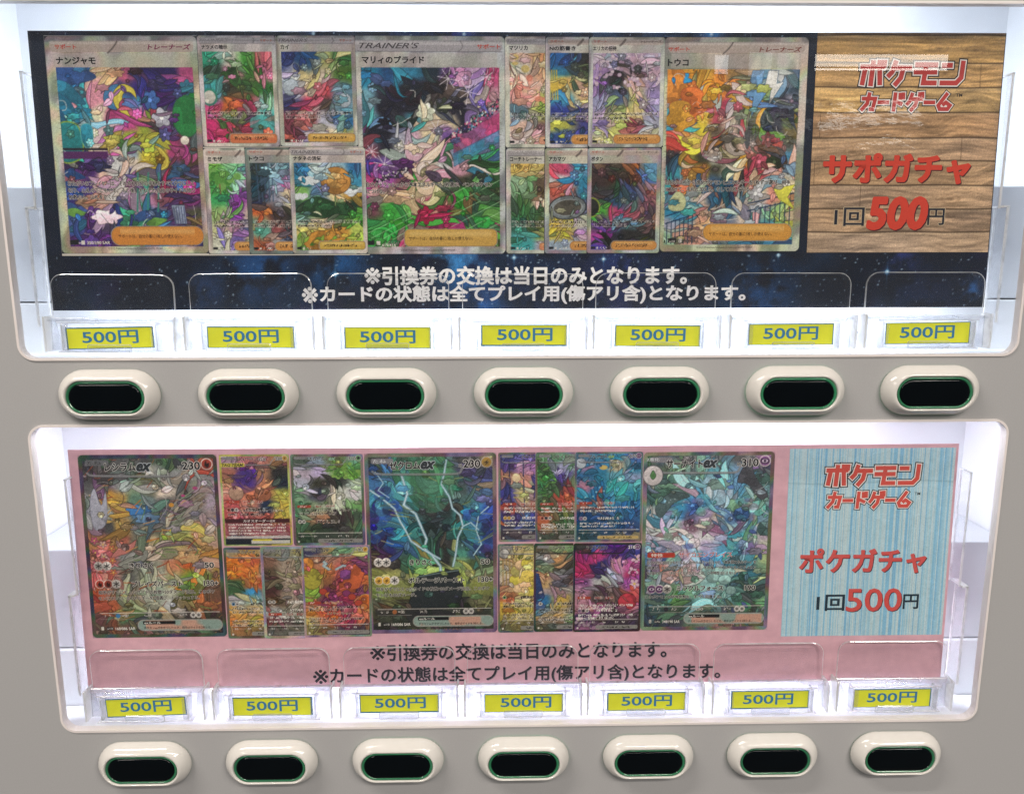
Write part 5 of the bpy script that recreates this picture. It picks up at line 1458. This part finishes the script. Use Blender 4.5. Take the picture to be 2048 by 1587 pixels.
def case(zb, top):
    """white enamelled recess behind one window; zb = window bottom"""
    b = MB()
    zt = zb + top + .035
    X0, X1 = -.335, .335
    W = 0
    b.box(X0, X1, .112, .114, zb + .1, zt, 0)                  # upper back wall
    b.box(X0 - .002, X0, .0050, .114, zb - .03, zt, 0)         # cheeks
    b.box(X1, X1 + .002, .0050, .114, zb - .03, zt, 0)
    b.box(X0, X1, .0050, .114, zt, zt + .002, 0)               # ceiling
    c = b.build('display_case', [M_CASE]); mpart(c)
    s = MB(); s.box(X0 + .001, X1 - .001, .050, .111, zb + .0305, zb + .1005, 0, b=.0008)
    s.build('shelf_block', [M_CASE2], c)
    s = MB(); s.box(X0 + .001, X1 - .001, .0475, .111, zb - .028, zb + .0295, 0, b=.0006)
    s.build('kick_plate', [M_CASE], c)
    s = MB(); s.box(X0 + .001, X1 - .001, .0050, .0465, zb - .0135, zb - .0115, 0)
    s.build('case_floor', [M_FLOOR], c)
    s = MB(); s.box(X0 + .001, X1 - .001, .0300, .0306, zb - .0114, zb - .0106, 0)
    s.build('seam', [M_GAP], c)
    s = MB(); s.box(WX0 - .006, WX1 + .006, .0048, .0290, zb - .0113, zb - .0003, 0, b=.0006)
    s.build('front_sill', [M_FLOOR], c)
    # the tubes of the case: one hidden above the window edge, one behind the poster
    COLD = (.90, .95, 1.0)
    tz = zb + top + (.016 if top < .194 else .009)
    area("case_tube_and_fill_light", (-.01, .034, tz), (-.01, .112, tz - .05), .46, .012, 1.05 if top < .194 else .72, COLD, c)
    area("case_tube_and_fill_light", (0, .036, zb + .060), (0, .046, zb - .02), .50, .016, 1.5, COLD, c)
    area("case_tube_and_fill_light", (0, .030, zt - .010), (0, .016, zb), .60, .012, .45, COLD, c)  # added fill lamp aimed at the poster front, not a tube
    return c
case(UWZ[0], .1926); case(LWZ[0], .1961)

# ------------------------------------------------------------------ buttons
def stadium(w_, h_, n=14, k=1.0):
    """long oval outline: flat top and bottom with nearly round ends"""
    r = h_ / 2; pts = []
    hx = w_ / 2 - r * k
    for a in np.linspace(-90, 90, n): pts.append((hx + math.cos(R(a)) * r * k, math.sin(R(a)) * r))
    for a in np.linspace(90, 270, n): pts.append((-hx + math.cos(R(a)) * r * k, math.sin(R(a)) * r))
    return pts
def loft(profile, n=16):
    """profile: (w, h, y, dz, k)"""
    v, f = [], []
    for w_, h_, y, dz, k in profile:
        v += [(x * MM, y * MM, (z + dz) * MM) for x, z in stadium(w_, h_, n, k)]
    m = 2 * n
    for q in range(len(profile) - 1):
        for i in range(m):
            j = (i + 1) % m; f.append((q * m + i, q * m + j, (q + 1) * m + j, (q + 1) * m + i))
    return v, f, m
def make_button():
    prof = [(57.6, 29.0, -.5, 0, 1.05), (58.4, 29.8, -.7, 0, 1.05), (58.2, 29.6, -1.6, 0, 1.05), (57.4, 28.8, -3.1, 0, 1.04), (55.6, 27.2, -4.6, 0, 1.03), (53.2, 25.2, -6.0, -.1, 1.02), (50.6, 23.2, -7.2, -.3, 1.0),
            (48.4, 21.6, -8.0, -.5, 1.0), (46.8, 20.4, -8.25, -.6, 1.0), (45.6, 19.5, -8.0, -.7, 1.0), (45.0, 19.0, -7.2, -.7, 1.0), (44.8, 18.8, -4.5, -.7, 1.0)]
    v, f, m = loft(prof, 20)
    b = mesh_obj('selection_button', v, f, M_BEZEL, smooth_sh=True)
    v, f, m = loft([(44.7, 18.7, -5.2, -.7, 1), (44.5, 18.5, -7.2, -.7, 1), (43.9, 17.9, -7.7, -.7, 1), (42.6, 16.8, -7.6, -.7, 1), (41.4, 15.8, -6.9, -.7, 1)], 20)
    r = mesh_obj('light_ring', v, f, M_RING, b, smooth_sh=True)
    v, f, m = loft([(41.6, 16.0, -5.5, -.7, 1), (41.4, 15.8, -7.1, -.7, 1), (40.8, 15.2, -7.6, -.7, 1), (39.4, 14.0, -7.85, -.7, 1), (35, 10, -7.95, -.7, 1)], 20)
    L_ = len(v) - m; f.append(tuple(L_ + i for i in range(m)))
    l = mesh_obj('display_lens', v, f, M_LENS, b, smooth_sh=True)
    v, f, m = loft([(57.0, 28.4, 0, 0, 1.05), (57.0, 28.4, -.55, 0, 1.05), (54.0, 25.6, -.6, 0, 1.05)], 20)
    g = mesh_obj('spill_emitter', v, f, M_SPILL, b, smooth_sh=False)  # unseen emitter added under the bezel to tint the panel green
    return b
for m_, k_ in ((M_SPILL, 3.0), (M_RING, .12)):
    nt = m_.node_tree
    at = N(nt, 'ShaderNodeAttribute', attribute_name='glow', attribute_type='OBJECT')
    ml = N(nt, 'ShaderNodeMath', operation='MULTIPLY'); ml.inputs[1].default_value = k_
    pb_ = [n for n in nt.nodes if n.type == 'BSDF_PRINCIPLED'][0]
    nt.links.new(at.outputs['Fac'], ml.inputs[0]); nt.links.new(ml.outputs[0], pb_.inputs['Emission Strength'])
GLOW = [.25, .4, .6, .9, .8, 1.1, .5, .15, .2, .5, .7, .45, .3, .2]
def place_buttons():
    proto = make_button()
    k = 0
    for z in (.00327, -.2337):
        for i in range(7):
            if k == 0: o = proto
            else:
                o = proto.copy(); COL.objects.link(o)
                for ch in proto.children:
                    c_ = ch.copy(); COL.objects.link(c_); c_.parent = o
            o.parent = machine
            o.location = OFF + Vector(((i - 3) * .080, -.0001, z))
            for ch in o.children: ch['glow'] = GLOW[k]      # ring and added spill brightness differs from button to button
            k += 1
place_buttons()

# ------------------------------------------------------------------ clear rack parts and price holders
def side_bracket(sgn, zb, label):
    """clear upright flanking the poster; two lengths, the lower one standing outside"""
    e = empty('rack_upright', (sgn * .2800, .018, zb + .018))
    tag(e, label, 'acrylic bracket', 'clear uprights beside the posters')
    s = sgn
    def rod(name, x0, x1, y0, y1, z0, z1):
        b = MB(); b.box(x0, x1, y0, y1, z0, z1, 0, b=.0004); return b
    b = rod('u', -.0005, .0005, -.004, .006, .0665, .142); b.build('upper_plate', [M_CLEAR], e)
    b = MB(); b.box(-.0006, .0006, -.0046, -.0040, .0665, .142, 0); b.box(-.0006, .0006, .006, .0066, .0665, .142, 0); b.box(-.0008, .0008, -.0046, .0066, .1412, .1420, 0)
    b.build('upper_edge', [M_EDGE], e)
    b = rod('l', -.0006, .0006, -.007, .004, .000, .0675); b.build('lower_plate', [M_CLEAR], e, loc=(s * .0032, 0, 0))
    b = MB(); b.box(-.0007, .0007, -.0078, -.0070, .0, .0675, 0); b.box(-.0007, .0007, .004, .0047, 0, .0675, 0)
    b.box(-.0030 if s > 0 else -.0007, .0007 if s > 0 else .0030, -.0078, .0047, .0670, .0682, 0)
    b.build('lower_edge', [M_EDGE], e, loc=(s * .0032, 0, 0))
    return e
side_bracket(-1, UWZ[0], "clear acrylic upright left of the starry poster, upper window")
side_bracket(1, UWZ[0], "clear acrylic upright right of the wood-look panel, upper window")
side_bracket(-1, LWZ[0], "clear acrylic upright left of the pink poster, lower window")
side_bracket(1, LWZ[0], "clear acrylic upright right of the blue striped panel, lower window")

def tray(zb, label):
    """clear ledge the holders clip to, with a front lip"""
    e = empty('rack_ledge', (0, .0125, zb + .0085))
    tag(e, label, 'acrylic ledge', 'clear ledges under the posters')
    b = MB()
    b.box(-.281, .281, .0012, .0195, .0030, .0042, 0, b=.0003)
    b.build('ledge_plate', [M_MILK], e)
    b = MB()
    for z, h_ in ((.0085, .0007), (.0052, .0005), (.0012, .0006)): b.box(-.281, .281, .0034, .0042, z, z + h_, 0)
    b.build('ledge_rib', [M_EDGE2], e)
    b = MB(); b.box(-.281, .281, .0045, .0055, .0008, .0098, 0, b=.0003); b.build('ledge_lip', [M_MILK], e)
    return e
tray(UWZ[0], "long clear ledge under the starry poster"); tray(LWZ[0], "long clear ledge under the pink poster")

def make_holder():
    """origin: centre of the holder at its lower front edge"""
    e = empty('price_holder')
    # back plate
    b = MB(); p = rrect(-.0380, 0, .0380, .0195, .0006, 2)
    b.prism(p, .0058, .0072, 0, 1, 1, rim=.0004); b.build('back_plate', [M_MILK, M_EDGE2], e)
    # pocket cheeks and ribs
    for s in (-1, 1):
        b = MB(); x = s * .0272
        b.box(x - .0005, x + .0005, -.0010, .0058, .0008, .0165, 0, b=.0002)
        b.box(x - (.0030 if s > 0 else 0), x + (.0030 if s < 0 else 0), -.0014, -.0008, .0012, .0155, 1, b=.0002)
        b.build('pocket_cheek', [M_EDGE2, M_CLEAR], e)
        b = MB(); x = s * .0374
        b.box(x - .0007, x + .0007, -.0004, .0100, .0000, .0205, 0, b=.0003)
        b.build('end_rib', [M_EDGE], e)
        b = MB(); pts = [(s * .0360, .0010), (s * .0300, .0010), (s * .0325, .0170), (s * .0352, .0190)]
        if s > 0: pts = pts[::-1]
        b.prism(pts, .0040, .0046, 0, 1, 1); b.build('gusset', [M_CLEAR, M_EDGE2], e)
    # lip that holds the tag at the bottom centre
    b = MB(); p = rrect(-.0127, -.0002, .0127, .0048, .0014, 4)
    b.prism(p, -.0020, -.0010, 0, 1, 1, rim=.0005); b.build('front_lip', [M_CLEAR, M_EDGE2], e)
    b = MB(); b.box(-.0300, .0300, -.0010, .0058, -.0002, .0006, 0, b=.0002); b.build('pocket_floor', [M_EDGE2], e)
    # top rail
    b = MB(); b.box(-.0376, .0376, .0020, .0068, .0178, .0186, 0, b=.0002); b.box(-.0300, .0300, -.0006, .0004, .0168, .0176, 1, b=.0002)
    b.build('top_rail', [M_CLEAR, M_EDGE2], e)
    # rounded upright tab
    b = MB(); p = rrect(-.0358, .0178, .0358, .0448, .0075, 7, top_only=True)
    b.prism(p, .0070, .0082, 0, 1, 1, rim=.00042); b.build('upright_tab', [M_CLEAR2, M_EDGE], e)
    return e
M_TAGY = plain('yellow_tag_card', 'dfe22c', rough=.55, amt=.05, scale=80)
M_TAGB = plain('blue_tag_border', '2b6f8c', rough=.55, amt=.05, scale=80)
M_TAGT = plain('blue_tag_lettering', '2878a4', rough=.55, amt=.03)
M_TAGW = plain('tag_card_edge', 'd8dcd8', rough=.6)
def tag_mesh(cut):
    """card with printed border; cut = (left, right, bottom, top) border widths in mm"""
    l, r, b_, t = [k * MM for k in cut]
    W2, H_ = .0253, .0127
    b = MB()
    b.box(-W2, W2, 0, .0003, 0, H_, 1)
    b.box(-W2 + l, W2 - r, -.00008, -.00002, b_, H_ - t, 0)
    return b
def text_mesh():
    v, f, lo, hi = text_geo("500円", .016, 0)
    o = (v - lo) / (hi - lo)
    vv = [(-.0162 + p[0] * .0326, -.00014, .0030 + p[1] * .0078) for p in o]
    return vv, f
rs = RNG(99)
H0 = make_holder()
TAGCUT = [[(.9, .7, .5, .7), (.6, .5, .4, .6), (.7, .3, .4, .5), (.8, .3, .9, .5), (.6, .4, .3, .6), (.4, .6, .3, .6), (.4, .5, .4, .4)],
          [(.5, .7, .7, .6), (.5, 1.1, .3, .6), (.7, .5, 1.0, .5), (.5, .5, .4, .5), (.8, .3, .5, .5), (.9, .6, .9, .5), (.5, .8, .3, .5)]]
TAGROT = [[.9, -.3, -.2, -.2, -.6, .2, .6], [1.5, -.1, .0, -.1, .1, .1, .1]]
TAGDX = [[-.6, .3, -.2, .5, .6, -.5, .6], [.2, -.3, .0, .4, .6, .2, -.6]]
TAGDZ = [[0, 0, -.8, .4, -.2, .5, .9], [.6, -.2, .8, 0, -.1, 0, .2]]
ORD = ["first", "second", "third", "fourth", "fifth", "sixth", "seventh"]
WHERE = [["leftmost", "second from the left", "third from the left", "middle", "third from the right", "second from the right", "rightmost"]] * 2
LOOK = [["with a heavy blue left border, tilted slightly", "sitting straight with thin even border", "sitting low in its holder", "with a thick blue bottom strip",
         "leaning down to the right", "sitting high with almost no bottom border", "raised at the right end"],
        ["tilted up to the right", "with thick blue right edge", "with a thick blue bottom strip", "set square and even",
         "with a heavy blue left border", "with blue showing left and below", "with blue showing at its right edge"]]
tv, tf = text_mesh()
tme = bpy.data.meshes.new('tag_lettering'); tme.from_pydata(tv, [], tf); tme.materials.append(M_TAGT)
n_ = 0
for row, (zb, side) in enumerate(((.0272, "upper"), (-.2088, "lower"))):
    for i in range(7):
        x = (i - 3) * .080 + (-.0004, .0002, .0006, 0, -.0012, -.0006, 0)[i]
        if n_ == 0: h = H0
        else:
            h = H0.copy(); COL.objects.link(h)
            for ch in H0.children:
                c_ = ch.copy(); COL.objects.link(c_); c_.parent = h
        h.location = (x, .0055, zb + rs.randn() * .0002)
        h.rotation_euler = (0, R(rs.randn() * .25), 0)
        tag(h, "clear plastic price holder with rounded tab, %s in the %s window" % (WHERE[row][i], side), "price holder", "clear price holders under the posters")
        t = empty('price_tag', (x + TAGDX[row][i] * MM, .0070, zb + .0019 + TAGDZ[row][i] * MM * .8))
        t.rotation_euler = (0, -R(TAGROT[row][i]), 0)
        tag(t, "yellow 500円 tag %s, %s, %s row" % (LOOK[row][i], WHERE[row][i], side), "price tag", "yellow 500円 price tags")
        tag_mesh(TAGCUT[row][i]).build('tag_card', [M_TAGY, M_TAGB], t)
        o = bpy.data.objects.new('tag_lettering', tme); link(o, t)
        o.location = (rs.randn() * .0006, 0, 0)
        n_ += 1
